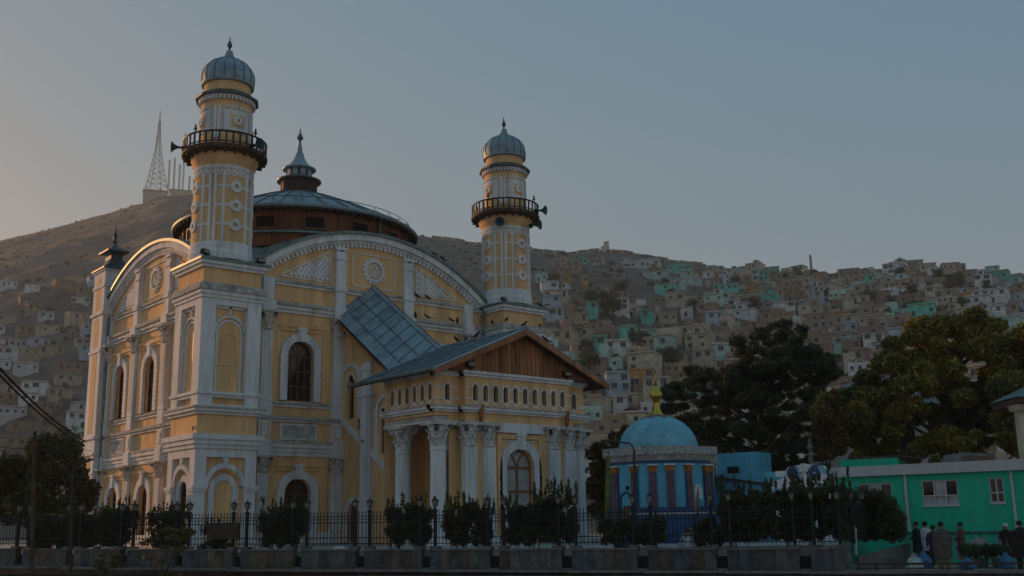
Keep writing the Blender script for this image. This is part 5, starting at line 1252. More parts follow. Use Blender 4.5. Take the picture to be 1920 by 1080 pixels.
obj('wall', G(TV).box(-0.9, 6, 2.0, 2.3, -8, -0.4), M_WOODD, vl); obj('pale_bay', G(TV).box(0.5, 1.6, 1.85, 1.98, -3.6, -1.8), HM['cream'], vl)
cab = thing('parked_van', tuple(at(1848, 868, 52)), 'pale van roof and windscreen glimpsed above the green building', 'van')
c2 = at(1838, 874, 52); TC = lambda u, o, z: (c2.x+_r.x*u+_fw.x*o, c2.y+_r.y*u+_fw.y*o, c2.z+z)
obj('body', G(TC).poly([(-0.95,-2.2),(0.8,-2.2),(0.8,0.05),(0.62,0.55),(-0.7,0.62),(-0.95,0.1)], 0, 2.2), M_COPE, cab)
obj('windscreen', G(TC).poly([(-0.75,0.05),(0.66,0.05),(0.54,0.42),(-0.6,0.46)], -0.02, 0.0), M_GLASS, cab); obj('trim', G(TC).box(-0.95, 0.8, -0.03, 0.0, -0.12, 0.0), M_DOMEB, cab)
for u in (-0.75, 0.62): obj('wheel', G(TC).poly([(u+0.3*math.cos(k*0.628), -2.3+0.3*math.sin(k*0.628)) for k in range(10)], 0.3, 0.5), M_IRON, cab)
dk = G(TC); dk.box(-1.6, 1.6, -0.6, 3.2, -6.1, -2.6); obj('parking_terrace', dk, M_COPE, None, label='concrete terrace holding the van behind the green building', cat='terrace')
# ------------------------------------------------------------------ trees and shrubs
L_PINE = leafmat('pine_needles', (0.090,0.110,0.056), (0.040,0.052,0.032), 0.4)
L_PLANE = leafmat('yellowing_leaves', (0.31,0.25,0.045), (0.10,0.105,0.034), 0.45, 0.22)
L_DARK = leafmat('dull_green_leaves', (0.095,0.11,0.05), (0.037,0.046,0.023), 0.4)
L_SHRUB = leafmat('privet_leaves', (0.069,0.101,0.039), (0.032,0.046,0.023), 0.45, 1.2)
L_RUST = leafmat('rusty_leaves', (0.172,0.103,0.028), (0.069,0.064,0.023), 0.4, 0.8)
L_HILL = leafmat('hill_tree_leaves', (0.069,0.092,0.051), (0.041,0.055,0.032), 0.35, 0.3)
M_BARK = mat('grey_bark', (0.055,0.045,0.036), 0.95, 0.3, 4.0, bump=0.05, bscale=10)
def leafmesh(name, C, Rd, n, size, mt, asp=0.5, up=0.0, shell=0.5, seed=1):
    """n leaf quads in every ellipsoid clump; C centres (k,3), Rd radii (k,3)"""
    rg = np.random.default_rng(seed); C = np.asarray(C, float); Rd = np.asarray(Rd, float); k = len(C)
    cnt = np.maximum(4, (n*(Rd.prod(1)**(2/3))/np.mean(Rd.prod(1)**(2/3))).astype(int)); idx = np.repeat(np.arange(k), cnt); N = len(idx)
    d = rg.normal(size=(N,3)); d /= np.linalg.norm(d, axis=1)[:,None]
    rad = shell+(1-shell)*rg.random(N)**0.6; rad *= np.where(rg.random(N) < 0.12, 1.18, 1.0)
    p = C[idx]+d*rad[:,None]*Rd[idx]
    a = rg.normal(size=(N,3))+d*0.6; a[:,2] += up; a /= np.linalg.norm(a, axis=1)[:,None]
    b = np.cross(a, rg.normal(size=(N,3))); b /= np.linalg.norm(b, axis=1)[:,None]
    s = size*(0.6+0.8*rg.random(N))[:,None]
    a = a*s*0.5; b = b*s*0.5*asp
    V = np.stack([p-a, p-a*0.1+b, p+a, p-a*0.1-b], 1).reshape(-1,3)
    me = bpy.data.meshes.new(name); me.vertices.add(4*N); me.vertices.foreach_set('co', V.ravel())
    me.loops.add(4*N); me.loops.foreach_set('vertex_index', np.arange(4*N, dtype=np.int32))
    me.polygons.add(N); me.polygons.foreach_set('loop_start', np.arange(0, 4*N, 4, dtype=np.int32)); me.polygons.foreach_set('loop_total', np.full(N, 4, dtype=np.int32))
    me.materials.append(mt); me.update(); me.validate(); return me
def inpoly(x, y, P):
    r = False; j = len(P)-1
    for i in range(len(P)):
        if (P[i][1] > y) != (P[j][1] > y) and x < (P[j][0]-P[i][0])*(y-P[i][1])/(P[j][1]-P[i][1])+P[i][0]: r = not r
        j = i
    return r
def crown_points(P, D, depth, n, rmin, rmax, seed, flat=0.75):
    rr = random.Random(seed); xs = [p[0] for p in P]; ys = [p[1] for p in P]; C = []; Rd = []; pts = []; t = 0
    while len(C) < n and t < 20000:
        t += 1; x, y = rr.uniform(min(xs), max(xs)), rr.uniform(min(ys), max(ys)); rp_ = rr.uniform(rmin, rmax)
        if not inpoly(x, y, P): continue
        if any((x-a)**2+(y-b)**2 < (0.5*(rp_+c))**2 for a, b, c in pts): 
            if rr.random() < 0.85: continue
        pts.append((x, y, rp_)); q = at(x, y, D+rr.uniform(-depth, depth)); rm = rp_*D/2000
        C.append(tuple(q)); Rd.append((rm, rm, rm*flat))
    return C, Rd
def tree(name, label, cat, base, C, Rd, mt, n, size, asp=0.5, up=0.0, seed=1, trunk_r=0.3, limbs=14, fork=0.35, group=None, shell=0.5):
    th = thing(name, tuple(base), label, cat, group)
    obj('crown', leafmesh('crown', C, Rd, n, size, mt, asp, up, shell, seed), parent=th)
    rr = random.Random(seed); top = max(c[2] for c in C); cx = sum(c[0] for c in C)/len(C); cy = sum(c[1] for c in C)/len(C)
    tp = Vector((base[0]*0.4+cx*0.6, base[1]*0.4+cy*0.6, base[2]+(top-base[2])*0.8))
    g = G(); B_ = Vector(base); fk = B_+(tp-B_)*fork
    P_ = [B_+(tp-B_)*q+Vector((rr.uniform(-.15,.15), rr.uniform(-.15,.15), 0))*(q > 0) for q in (0, .15, .35, .55, .75, 1)]
    g.tube(P_, trunk_r, 8, trunk_r*0.2); obj('trunk', g, M_BARK, th)
    for c in rr.sample(C, min(limbs, len(C))):
        c = Vector(c); q = max(0.12, min(0.9, (c.z-B_.z)/(tp.z-B_.z)-0.22)); s = B_+(tp-B_)*q; mid = (s+c)/2+Vector((rr.uniform(-.3,.3), rr.uniform(-.3,.3), rr.uniform(-.1,.4)))
        obj('limb', G().tube([s, mid, c], trunk_r*0.34, 5, trunk_r*0.07), M_BARK, th)
    return th
# big dark pine behind the shrine
PP = [(1468,596),(1500,605),(1512,640),(1545,655),(1556,700),(1530,720),(1550,760),(1545,830),(1560,880),(1500,895),(1400,890),(1360,850),(1300,850),(1265,800),(1245,770),(1250,735),(1285,705),(1295,690),(1330,700),(1365,700),(1385,670),(1380,640),(1420,625),(1430,600)]
C, Rd = crown_points(PP, 74, 3.2, 200, 9, 24, 3, 0.58)
tree('pine_tree', 'large dark ragged pine behind the blue shrine', 'tree', (*at(1440, 960, 74).xy, -0.9), C, Rd, L_PINE, 500, 0.36, 0.24, 0.5, 3, 0.42, 22, shell=0.15)
# yellowing plane tree on the right
P2 = [(1545,800),(1535,760),(1560,735),(1610,720),(1625,690),(1650,655),(1690,640),(1700,615),(1760,600),(1800,596),(1850,590),(1885,610),(1925,620),(1990,640),(2040,700),(2030,860),(1900,850),(1870,800),(1850,860),(1700,865),(1600,868),(1560,850)]
C, Rd = crown_points(P2, 66, 3.8, 190, 10, 28, 5, 0.8)
tree('plane_tree', 'broad yellowing leafy tree rising behind the green building', 'tree', (*at(1780, 960, 66).xy, -0.9), C, Rd, L_PLANE, 900, 0.21, 0.6, 0.0, 5, 0.45, 26, shell=0.15)
# trees left of the mosque
P3 = [(-60,850),(0,862),(40,850),(75,835),(95,812),(120,822),(145,858),(160,900),(160,965),(-60,965)]
C, Rd = crown_points(P3, 66, 4, 60, 15, 30, 8, 0.8)
tree('leafy_tree', 'dark leafy tree spreading behind the railing left of the mosque', 'tree', (*at(100, 990, 68).xy, -0.5), C, Rd, L_DARK, 380, 0.26, 0.55, 0.0, 8, 0.25, 16, shell=0.3)
# bushes between porch and shrine, and behind the shrine
P4 = [(1112,850),(1130,835),(1150,825),(1170,800),(1200,795),(1215,815),(1160,850),(1148,960),(1108,970)]
C, Rd = crown_points(P4, 64, 1.5, 34, 9, 17, 12, 0.9)
tree('rust_tree', 'small rust-green tree between the porch and the blue shrine', 'tree', (*at(1130, 985, 64).xy, -0.2), C, Rd, L_RUST, 260, 0.2, 0.6, 0.0, 12, 0.12, 8)
P5 = [(1545,755),(1560,740),(1580,760),(1590,800),(1575,850),(1540,855),(1525,820)]
C, Rd = crown_points(P5, 60, 1.0, 26, 8, 14, 13, 0.9)
tree('autumn_bush', 'orange-tinged slender tree left of the broad yellowing tree', 'tree', (*at(1555, 985, 60).xy, -0.9), C, Rd, L_RUST, 200, 0.2, 0.6, 0.0, 13, 0.1, 6)
# clipped and loose shrubs behind the fence
def shrub(px, wpx, ytop, label, seed, o=-0.75, mt=L_SHRUB, ybot=1026, sprigs=10, dens=1.0, name='shrub', dp=0.55, size=0.085):
    u = fence_u(px); c = Vector(TFc(u, o, 0)); dist = math.hypot(c.x-CAM.x, c.y-CAM.y); k = dist/2000
    H = (ybot-ytop)*k; W = wpx*k; rr = random.Random(seed); C = []; Rd = []
    base = Vector(TFc(u, o, 0.0))
    n_ = max(12, int(W*H*22))
    for i in range(n_):
        a = rr.uniform(-0.5, 0.5); h = rr.uniform(0.16, 0.84)
        r_ = rr.uniform(0.13, 0.24); C.append(tuple(base+FD*(a*(W-0.2)*(0.85+0.3*min(h, .5)))+FN*rr.uniform(-dp, dp)*0.8+Vector((0,0,H*h)))); Rd.append((r_, r_, r_*1.1))
    for i in range(int(sprigs*2.2)):
        a = rr.uniform(-0.54, 0.54); h = rr.uniform(0.70, 1.06); C.append(tuple(base+FD*a*W+FN*rr.uniform(-dp, dp)*0.6+Vector((0,0,H*h)))); Rd.append((0.05, 0.05, rr.uniform(.16,.34)))
    th = thing(name, tuple(base), label, 'shrub', 'shrubs behind the railing')
    obj('foliage', leafmesh('foliage', C, Rd, 150*dens, size*1.25, mt, 0.5, 0.7, 0.2, seed), parent=th)
    for i in range(7):
        a = rr.uniform(-0.4, 0.4); p = base+FD*a*W; obj('stem', G().tube([p, p+FD*rr.uniform(-.15,.15)+Vector((0,0,H*0.7))], 0.018, 4), M_BARK, th)
    return th
shrub(196, 72, 940, 'round dark shrub at the foot of the left mosque wall', 31)
shrub(296, 66, 948, 'shrub half hiding the posts left of the near tower', 32)
shrub(392, 62, 962, 'square-clipped low shrub in front of the near tower', 33, ybot=1012, sprigs=4)
shrub(512, 88, 938, 'bushy shrub beside the front door with tall shoots', 34, sprigs=18)
shrub(722, 34, 942, 'narrow upright shrub right of the small side door', 35)
shrub(768, 56, 936, 'yellow-tipped shrub in front of the porch flank', 36, sprigs=14)
shrub(848, 56, 934, 'leafy shrub in front of the porch corner column', 37, sprigs=14)
shrub(892, 36, 946, 'small shrub between the corner column and the porch door', 38)
shrub(968, 60, 938, 'dense shrub covering the lower left of the porch door', 39)
shrub(1030, 84, 916, 'tallest shrub with long shoots right of the porch door', 40, sprigs=22)
shrub(1180, 130, 972, 'flat clipped hedge left of the blue tiled wall', 41, sprigs=3, dens=1.2, name='hedge', o=-1.0)
shrub(1330, 66, 974, 'clipped hedge below the shrine window', 42, sprigs=3, name='hedge', o=-1.0)
shrub(1440, 170, 916, 'big dark overgrown hedge right of the shrine', 43, sprigs=26, dens=1.5, name='hedge', o=-1.1, dp=0.8)
shrub(1535, 110, 908, 'overgrown hedge against the scrolled gate', 44, sprigs=18, dens=1.4, name='hedge', o=-1.1, dp=0.8)
shrub(80, 150, 955, 'long dark hedge at the far left end of the railing', 45, sprigs=8, dens=1.2, name='hedge', o=-1.0)
# hedge behind the side fence
th = thing('hedge', tuple(at(1645, 1000, 46)), 'tall trimmed hedge in front of the green building left window', 'hedge')
C = []; Rd = []; rr = random.Random(77)
for i in range(190):
    t = rr.random(); px = 1588+t*104; top = 912+ (0 if px < 1660 else (px-1660)*1.4); y = rr.uniform(top+12, 1008); D = 46.5-1.5*t+rr.uniform(-.5,.6); C.append(tuple(at(px, y, D))); r_ = rr.uniform(.16,.28); Rd.append((r_, r_, r_))
obj('foliage', leafmesh('foliage', C, Rd, 110, 0.1, L_SHRUB, 0.5, 0.6, 0.2, 77), parent=th)
# weed tree sprouting from the river wall at lower left
wd = thing('weed_tree', TFc(fence_u(315), 0.9, -3.0), 'feathery sapling growing out of the river wall at lower left', 'tree')
C = []; Rd = []; rr = random.Random(9); bs_ = Vector(TFc(fence_u(318), 0.75, -1.6))
for i in range(26):
    px, py = rr.uniform(262, 362), rr.uniform(992, 1085); D = 44.5+rr.uniform(-.6,.4); p = at(px, py, D); C.append(tuple(p)); Rd.append((0.26, 0.26, 0.10)); 
    if i % 2 == 0: obj('stem', G().tube([bs_, (bs_+p)/2+Vector((0,0,0.15)), p], 0.018, 4, 0.006), M_BARK, wd)
obj('foliage', leafmesh('foliage', C, Rd, 70, 0.16, L_DARK, 0.28, -0.2, 0.1, 9), parent=wd)
wd = thing('weed_tree', TFc(fence_u(205), 0.9, -2.0), 'small weed clump on the river wall left of the feathery sapling', 'shrub')
C = []; Rd = []
for i in range(14): C.append(tuple(at(rr.uniform(180, 232), rr.uniform(1040, 1075), 46.3+rr.uniform(-.3,.3)))); Rd.append((0.2, 0.2, 0.09))
obj('foliage', leafmesh('foliage', C, Rd, 60, 0.14, L_DARK, 0.3, 0, 0.1, 10), parent=wd)
# scattered trees among the hillside houses: three crowns shared by all
HT = []
for q in range(3):
    rr = random.Random(60+q); C = [(rr.uniform(-2,2), rr.uniform(-2,2), rr.uniform(2.2,6.2)) for i in range(16)]; Rd = [(rr.uniform(.9,1.6),)*2+(rr.uniform(.8,1.3),) for i in range(16)]
    HT.append(leafmesh('crown', C, Rd, 60, 0.55, L_HILL, 0.7, 0, 0.3, 60+q))
tkm = G().lathe(0, 0, [(0.25,-1),(0.18,2),(0.08,4.5)], 6).mesh('trunk', M_BARK)
TP_ = [(1038,528),(1110,572),(1135,585),(1150,600),(1165,552),(1190,655),(1210,640),(1100,670),(1258,560),(1247,535),(1300,575),(1340,565),(1384,525),(1378,540),(1416,580),(1440,560),(1470,522),(1495,518),(1527,515),(1550,560),(1622,550),(1630,568),(1665,590),(1672,575),(1700,545),(1712,560),(1705,580),(1720,595),(1690,525),(1740,540),(1760,525),(1785,545),(1800,540),(1795,530),(1850,545),(1860,550),(1835,600),(1790,590),(1805,580),(1690,500),(1245,700),(1262,690),(1105,700),(1080,640),(1225,500),(1310,520),(60,845),(120,840),(30,800)]
tz = lambda px: 'beside the right minaret' if px < 1130 else 'above the blue shrine' if px < 1330 else 'above the dark pine' if px < 1560 else 'above the yellowing tree'
cnt = {}
tl = sorted(TP_)
for i, (px, py) in enumerate(tl):
    az, r = solve_r(px, py+6); x, y = polar(az, r); z = hill(az, r)
    zn = 'left of the mosque' if px < 400 else tz(px); cnt[zn] = cnt.get(zn, 0)+1
    lab = (ORD+['fifteenth from left','sixteenth from left','seventeenth from left','eighteenth from left','nineteenth from left','twentieth from left','twenty-first from left','twenty-second from left'])[cnt[zn]-1]+' of the dark trees on the hillside '+zn
    sc = hr.uniform(0.6, 1.15)
    t_ = thing('hillside_tree', (x, y, z), lab, 'tree', 'trees on the hillside'); t_.scale = (sc*hr.uniform(.9,1.3), sc, sc*hr.uniform(.8,1.1))
    c_ = obj('crown', HT[i % 3], parent=t_, local=True); t2 = obj('trunk', tkm, parent=t_, local=True)
# ------------------------------------------------------------------ people
M_SKIN = mat('skin', (0.22,0.12,0.075), 0.6, 0.1, 5.0, bump=0)
M_HAIR = mat('black_hair', (0.012,0.010,0.009), 0.6, 0.2, 8.0, bump=0)
def cloth(name, c): return mat(name, c, 0.9, 0.18, 5.0, bump=0.02, bscale=14)
M_CL = {'grey': cloth('grey_brown_shawl', (0.10,0.085,0.075)), 'navy': cloth('navy_cloth', (0.025,0.03,0.045)), 'black': cloth('black_cloth', (0.02,0.018,0.018)), 'white': cloth('white_cotton', (0.55,0.58,0.64)), 'stripe': cloth('striped_vest_cloth', (0.14,0.09,0.06)), 'blue': cloth('blue_cloth', (0.05,0.13,0.26)), 'tan': cloth('tan_cloth', (0.24,0.17,0.11))}
def skin_mesh(name, V, E, Rr, mt):
    me = bpy.data.meshes.new(name); me.from_pydata(V, E, []); o = bpy.data.objects.new('tmp', me); COL.objects.link(o)
    md = o.modifiers.new('skin', 'SKIN'); sub = o.modifiers.new('sub', 'SUBSURF'); sub.levels = 1; sub.render_levels = 1
    for i, r_ in enumerate(Rr): me.skin_vertices[0].data[i].radius = r_ if isinstance(r_, tuple) else (r_, r_)
    me.skin_vertices[0].data[0].use_root = True
    dg_ = bpy.context.evaluated_depsgraph_get(); ev = o.evaluated_get(dg_); m2 = bpy.data.meshes.new_from_object(ev); bpy.data.objects.remove(o)
    m2.name = name; m2.materials.clear(); m2.materials.append(mt); m2.polygons.foreach_set('use_smooth', [True]*len(m2.polygons)); return m2
def skeleton(pose, arm):
    V = []; E = []; Rr = []
    def v(p, r, par=None):
        V.append(p); Rr.append(r); i = len(V)-1
        if par is not None: E.append((par, i))
        return i
    if pose == 'stand':
        pel = v((0,0,.95), (.15,.11)); wa = v((0,0,1.12), (.14,.10), pel); ch = v((0,.01,1.32), (.17,.11), wa); nk = v((0,0,1.47), .055, ch)
        hd0 = v((0,-.01,1.54), (.072,.085), nk); hd1 = v((0,-.01,1.63), (.078,.095), hd0); v((0,.0,1.695), (.05,.06), hd1); v((0,-.125,1.59), .014, hd0)
        sh, el, wr = ((.19,.02,1.40), (.27,.03,1.14), (.27,-.03,.90)) if arm == 'down' else ((.19,.02,1.40), (.26,.0,1.14), (.13,-.22,1.06))
        kn, an = ((.11,-.02,.50), (.11,.02,.09)); hip = (.10,0,.90); toe = (.12,-.16,.035)
    else:
        pel = v((0,0,.12), (.17,.14)); wa = v((0,-.06,.28), (.15,.12), pel); ch = v((0,-.16,.43), (.17,.12), wa); nk = v((0,-.24,.54), .055, ch)
        hd0 = v((0,-.29,.58), (.072,.085), nk); hd1 = v((0,-.33,.64), (.078,.09), hd0); v((0,-.36,.70), (.05,.05), hd1); v((0,-.41,.57), .014, hd0)
        sh, el, wr = (.18,-.14,.48), (.27,-.22,.30), (.16,-.40,.20); hip = (.12,-.02,.12); kn, an, toe = (.34,-.26,.13), (.10,-.36,.07), (.0,-.40,.05)
    for s in (-1, 1):
        a = v((s*sh[0],sh[1],sh[2]), .065, ch); b = v((s*el[0],el[1],el[2]), .045, a); c = v((s*wr[0],wr[1],wr[2]), .03, b)
        d = Vector(wr)-Vector(el); d.normalize(); pm_ = Vector(wr)+d*0.06; c2 = v((s*pm_.x,pm_.y,pm_.z), (.036,.018), c)
        for k in range(4):
            f1 = pm_+d*0.05+Vector((0,(k-1.5)*.02,0)); f2 = f1+d*(.03 if k in (0,3) else .04)+Vector((-.012,0,0))
            i1 = v((s*f1.x,f1.y,f1.z), .009, c2); v((s*f2.x,f2.y,f2.z), .008, i1)
        th_ = Vector(wr)+d*.05+Vector((-.01,-.045,0)); i1 = v((s*th_.x,th_.y,th_.z), .010, c); 
        h = v((s*hip[0],hip[1],hip[2]), .085, pel); k_ = v((s*kn[0],kn[1],kn[2]), .06, h); n_ = v((s*an[0],an[1],an[2]), .04, k_); v((s*toe[0]*(1 if toe[0] else 1)+s*.001,toe[1],toe[2]), .035, n_)
    return V, E, Rr, sh, el, wr
BODY = {}
def person(px, D, face, label, top, legs='tan', pose='stand', arm='down', cap=None, ht=1.0, wide=1.0, z=-0.92, shawl=False, o=None):
    b = at(px, 1000, D); b.z = z
    th = thing('person', tuple(b), label, 'person', 'people outside the mosque', rz=face); th.scale = (ht*wide, ht*wide, ht)
    key = (pose, arm); 
    if key not in BODY:
        V, E, Rr, sh, el, wr = skeleton(*key); BODY[key] = (skin_mesh('body', V, E, Rr, M_SKIN), sh, el, wr)
    me, sh, el, wr = BODY[key]; obj('body', me, parent=th, local=True)
    g = G()
    def ell(prof, n=14):
        v = []; f = []; k = len(prof)
        for i in range(n):
            t_ = 2*math.pi*i/n; wob = 1+0.03*math.sin(5*t_)
            v += [(rx*math.cos(t_)*wob, ry*math.sin(t_)*wob+yo, zz) for rx, ry, yo, zz in prof]
        for i in range(n):
            j = (i+1) % n; f += [(i*k+a, j*k+a, j*k+a+1, i*k+a+1) for a in range(k-1)]
        f += [tuple(i*k for i in range(n))[::-1], tuple(i*k+k-1 for i in range(n))]; g.add(v, f)
    if pose == 'stand':
        if shawl: ell([(.30,.22,0,.50),(.31,.23,0,.8),(.30,.21,.0,1.1),(.27,.18,.01,1.32),(.17,.13,.01,1.43),(.09,.09,0,1.50)])
        else: ell([(.25,.19,0,.58),(.22,.17,0,.85),(.19,.145,0,1.1),(.215,.15,.01,1.32),(.19,.12,.01,1.42),(.075,.075,0,1.49)])
        for s in (-1, 1):
            g.tube([(s*sh[0],sh[1],sh[2]), (s*el[0],el[1],el[2]), (s*wr[0],wr[1],wr[2])], .088, 8, .055)
        l = G()
        for s in (-1, 1): l.tube([(s*.10,0,.86), (s*.115,-.01,.5), (s*.115,.02,.12)], .11, 8, .085)
        obj('trousers', l, M_CL[legs], th, local=True, smooth=True)
    else:
        ell([(.26,.24,0,.02),(.24,.21,0,.15),(.20,.17,-.06,.28),(.215,.16,-.16,.42),(.17,.12,-.2,.5),(.075,.075,-.25,.55)])
        for s in (-1, 1): g.tube([(s*sh[0],sh[1],sh[2]), (s*el[0],el[1],el[2]), (s*wr[0],wr[1],wr[2])], .085, 8, .055)
        l = G()
        for s in (-1, 1): l.tube([(s*.12,-.02,.12), (s*.34,-.26,.13), (s*.10,-.34,.08)], .12, 8, .08)
        obj('trousers', l, M_CL[legs], th, local=True, smooth=True)
    obj('tunic', g, M_CL[top], th, local=True, smooth=True)
    hc = (0, .005, 1.63) if pose == 'stand' else (0, -.33, .65)
    hg = G(); hg.lathe(0, 0, [(.092,-.03),(.102,.0),(.098,.045),(.075,.085),(.03,.105),(.005,.108)], 14)
    hm = hg.mesh('hair', M_CL['white'] if cap == 'white' else M_HAIR, True); h_ = obj('cap' if cap else 'hair', hm, parent=th, local=True); h_.location = (hc[0], hc[1]+.012, hc[2]); h_.rotation_euler = (R(-14) if not cap else 0, 0, 0)
    return th
toC = math.pi/2                           # facing helper: local -y is the front
def face_cam(px, turn):                   # 0 = back to the viewer
    v = ray(px, 900); return math.atan2(v.y, v.x)+math.pi/2+turn
person(1765, 41.2, face_cam(1765, 0.1), 'tall man in grey-brown shawl seen from behind at the river railing', 'grey', shawl=True, ht=1.0)
person(1913, 41.0, face_cam(1913, -0.15), 'man in black shawl seen from behind at the right edge', 'black', shawl=True, ht=1.0, legs='black')
person(1718, 45.5, face_cam(1718, 1.9), 'man in dark jacket in profile left of the shawled man', 'navy', arm='fold', legs='tan')
person(1735, 47.0, face_cam(1735, 0.6), 'man in white shirt behind the man in profile', 'white', legs='navy')
person(1750, 45.0, face_cam(1750, 0.3), 'bent figure in navy just left of the shawled man', 'navy', legs='black', ht=0.92)
person(1801, 46.0, face_cam(1801, 1.4), 'man in brown striped vest in front of the star panel', 'stripe', arm='fold', legs='tan', ht=0.97)
person(1886, 46.0, face_cam(1886, 2.6), 'person in dark clothes and white cap near the mosaic panel', 'black', arm='fold', cap='white', legs='black', ht=0.93)
u_ = fence_u(1162); p_ = TFc(u_, -0.85, 0)
def seated(px, o, label, top, cap, turn):
    q = Vector(TFc(fence_u(px), o, 0)); d = math.hypot(q.x-CAM.x, q.y-CAM.y); return person(px, d, face_cam(px, turn), label, top, legs=top, pose='sit', cap=cap, z=0.0, ht=0.95)
seated(1163, -0.80, 'person in blue wearing a white cap seated behind the railing', 'blue', 'white', -1.4)
seated(1292, -0.85, 'person in white bending low behind the railing below the shrine', 'white', None, 0.2)
seated(1306, -1.3, 'second person in white seated behind the bending one', 'white', 'white', 1.0)
# ------------------------------------------------------------------ small things
def planeY(px, py, Y): v = ray(px, py); t_ = (Y-CAM.y)/v.y; return CAM+v*t_
# horn loudspeakers on the balconies
def horn(px, py, cx, cy, rad, zoff, dirv, label):
    a = math.atan2(dirv[1], dirv[0]); base = Vector((cx+rad*math.cos(a), cy+rad*math.sin(a), zoff)); d = Vector(dirv).normalized()
    th = thing('loudspeaker', tuple(base), label, 'loudspeaker', 'horn loudspeakers on the minarets')
    up = Vector((0,0,1)); s = d.cross(up).normalized(); u = s.cross(d)
    T = lambda x, y, z: tuple(base+s*x+u*y+d*z)
    g = G(T); g.lathe(0, 0, [(0.06,0.0),(0.07,0.2),(0.11,0.34),(0.2,0.48),(0.33,0.60),(0.35,0.62),(0.32,0.60),(0.17,0.47),(0.07,0.32)], 20); obj('horn', g, M_HORN, th, smooth=True)
    g = G(T); g.lathe(0, 0, [(0.10,-0.22),(0.12,-0.18),(0.12,0.0),(0.07,0.04)], 14); obj('driver', g, M_IRON, th, smooth=True)
    obj('bracket', G(T).box(-0.03, 0.03, -0.2, -0.02, -0.15, 0.05), M_IRON, th)
horn(0,0, 1.8,1.8, 2.45, 22.78, (-0.95,0.25,-0.05), 'horn speaker jutting left from the near minaret balcony')
horn(0,0, 1.8,1.8, 2.45, 22.72, (0.25,-0.97,-0.1), 'horn speaker on the right side of the near minaret balcony')
horn(0,0, 23.4,1.8, 2.5, 22.75, (0.45,-0.89,-0.1), 'upper horn speaker right of the far minaret balcony')
horn(0,0, 23.4,1.8, 2.1, 21.7, (0.42,-0.9,-0.1), 'lower horn speaker right of the far minaret balcony')
horn(0,0, 23.4,1.8, 1.95, 21.6, (-0.75,-0.66,-0.1), 'horn speaker under the far minaret balcony at left')
# floodlights
def flood(p, label, sc=1.0, rz=0.0):
    th = thing('floodlight', tuple(p), label, 'floodlight', 'floodlights on the mosque', rz=rz)
    obj('housing', G().wedge(-0.22*sc, 0.22*sc, -0.12*sc, 0.12*sc, 0.12*sc, 0.34*sc, 0.05, 0.02), M_IRON, th, local=True)
    obj('stand', G().box(-0.04, 0.04, -0.03, 0.03, -0.04, 0.14*sc), M_IRON, th, local=True); obj('lens', G().box(-0.18*sc, 0.18*sc, -0.135*sc, -0.122*sc, 0.16*sc, 0.3*sc), M_LAMPG, th, local=True)
flood((0.05,0.0,15.83), 'black floodlight on the corner of the near tower top', 1.2, 0.4); flood((3.5,0.1,15.83), 'black floodlight at the right end of the near tower top', 1.2)
flood((0.2,3.2,15.83), 'black floodlight at the back of the near tower top', 1.0, 1.5); flood((21.65,0.0,15.83), 'black floodlight on the far tower top', 1.0)
flood((9.2,-12.2,8.72), 'floodlight on the porch frieze left of the gable', 1.2); flood((15.9,-12.2,8.72), 'floodlight on the porch frieze right of the gable', 1.2)
flood((0.9,-0.45+3.0,22.62+0.7), 'small floodlight behind the near minaret railing', 0.8)
# wall cameras
for p, lab, a in (((-0.05,0.35,6.35), 'white security camera on the near tower above the ledge', 2.8), ((9.9,-0.9,6.0), 'security camera on the stair wing pilaster', 3.0)):
    th = thing('security_camera', p, lab, 'camera', rz=a)
    obj('housing', G().box(-0.05, 0.05, -0.45, -0.1, 0.0, 0.11), M_WHT, th, local=True); obj('bracket', G().tube([(0,-0.2,0),(0,0.05,-0.15),(0,0.2,-0.12)], 0.025, 5), M_IRON, th, local=True)
# pigeons
M_BIRD = mat('dark_pigeon', (0.03,0.03,0.035), 0.6, 0.3, 20.0, bump=0)
bd_ = G(); prof = [(0.005,-0.16),(0.03,-0.12),(0.06,-0.05),(0.075,0.03),(0.06,0.10),(0.035,0.13)]
bd_.T = lambda x, y, z: (x*0.9, z*0.86+y*0.2, y*0.9+0.11+z*0.38); bd_.lathe(0, 0, prof, 10)
bd_.T = lambda x, y, z: (x, y+0.135, z+0.205); bd_.lathe(0, 0, [(0.01,-0.045),(0.04,-0.02),(0.042,0.01),(0.03,0.035),(0.005,0.045)], 8)
bd_.T = None; bd_.add([(-0.012,0.17,0.20),(0.012,0.17,0.20),(0,0.205,0.195),(0,0.17,0.212)], [(0,1,2),(0,2,3),(1,3,2)])
bd_.add([(-0.045,-0.12,0.075),(0.045,-0.12,0.075),(0.05,-0.27,0.03),(-0.05,-0.27,0.03),(0,-0.12,0.09)], [(0,1,2,3),(0,4,3),(1,4,2)])
BM = bd_.mesh('body', M_BIRD, True); LM_ = G().tube([(0.02,0,0),(0.02,0,0.08)], 0.006, 4); LM_.tube([(-0.02,0,0),(-0.02,0,0.08)], 0.006, 4); LM_ = LM_.mesh('legs', M_ORNG)
rb_ = random.Random(4)
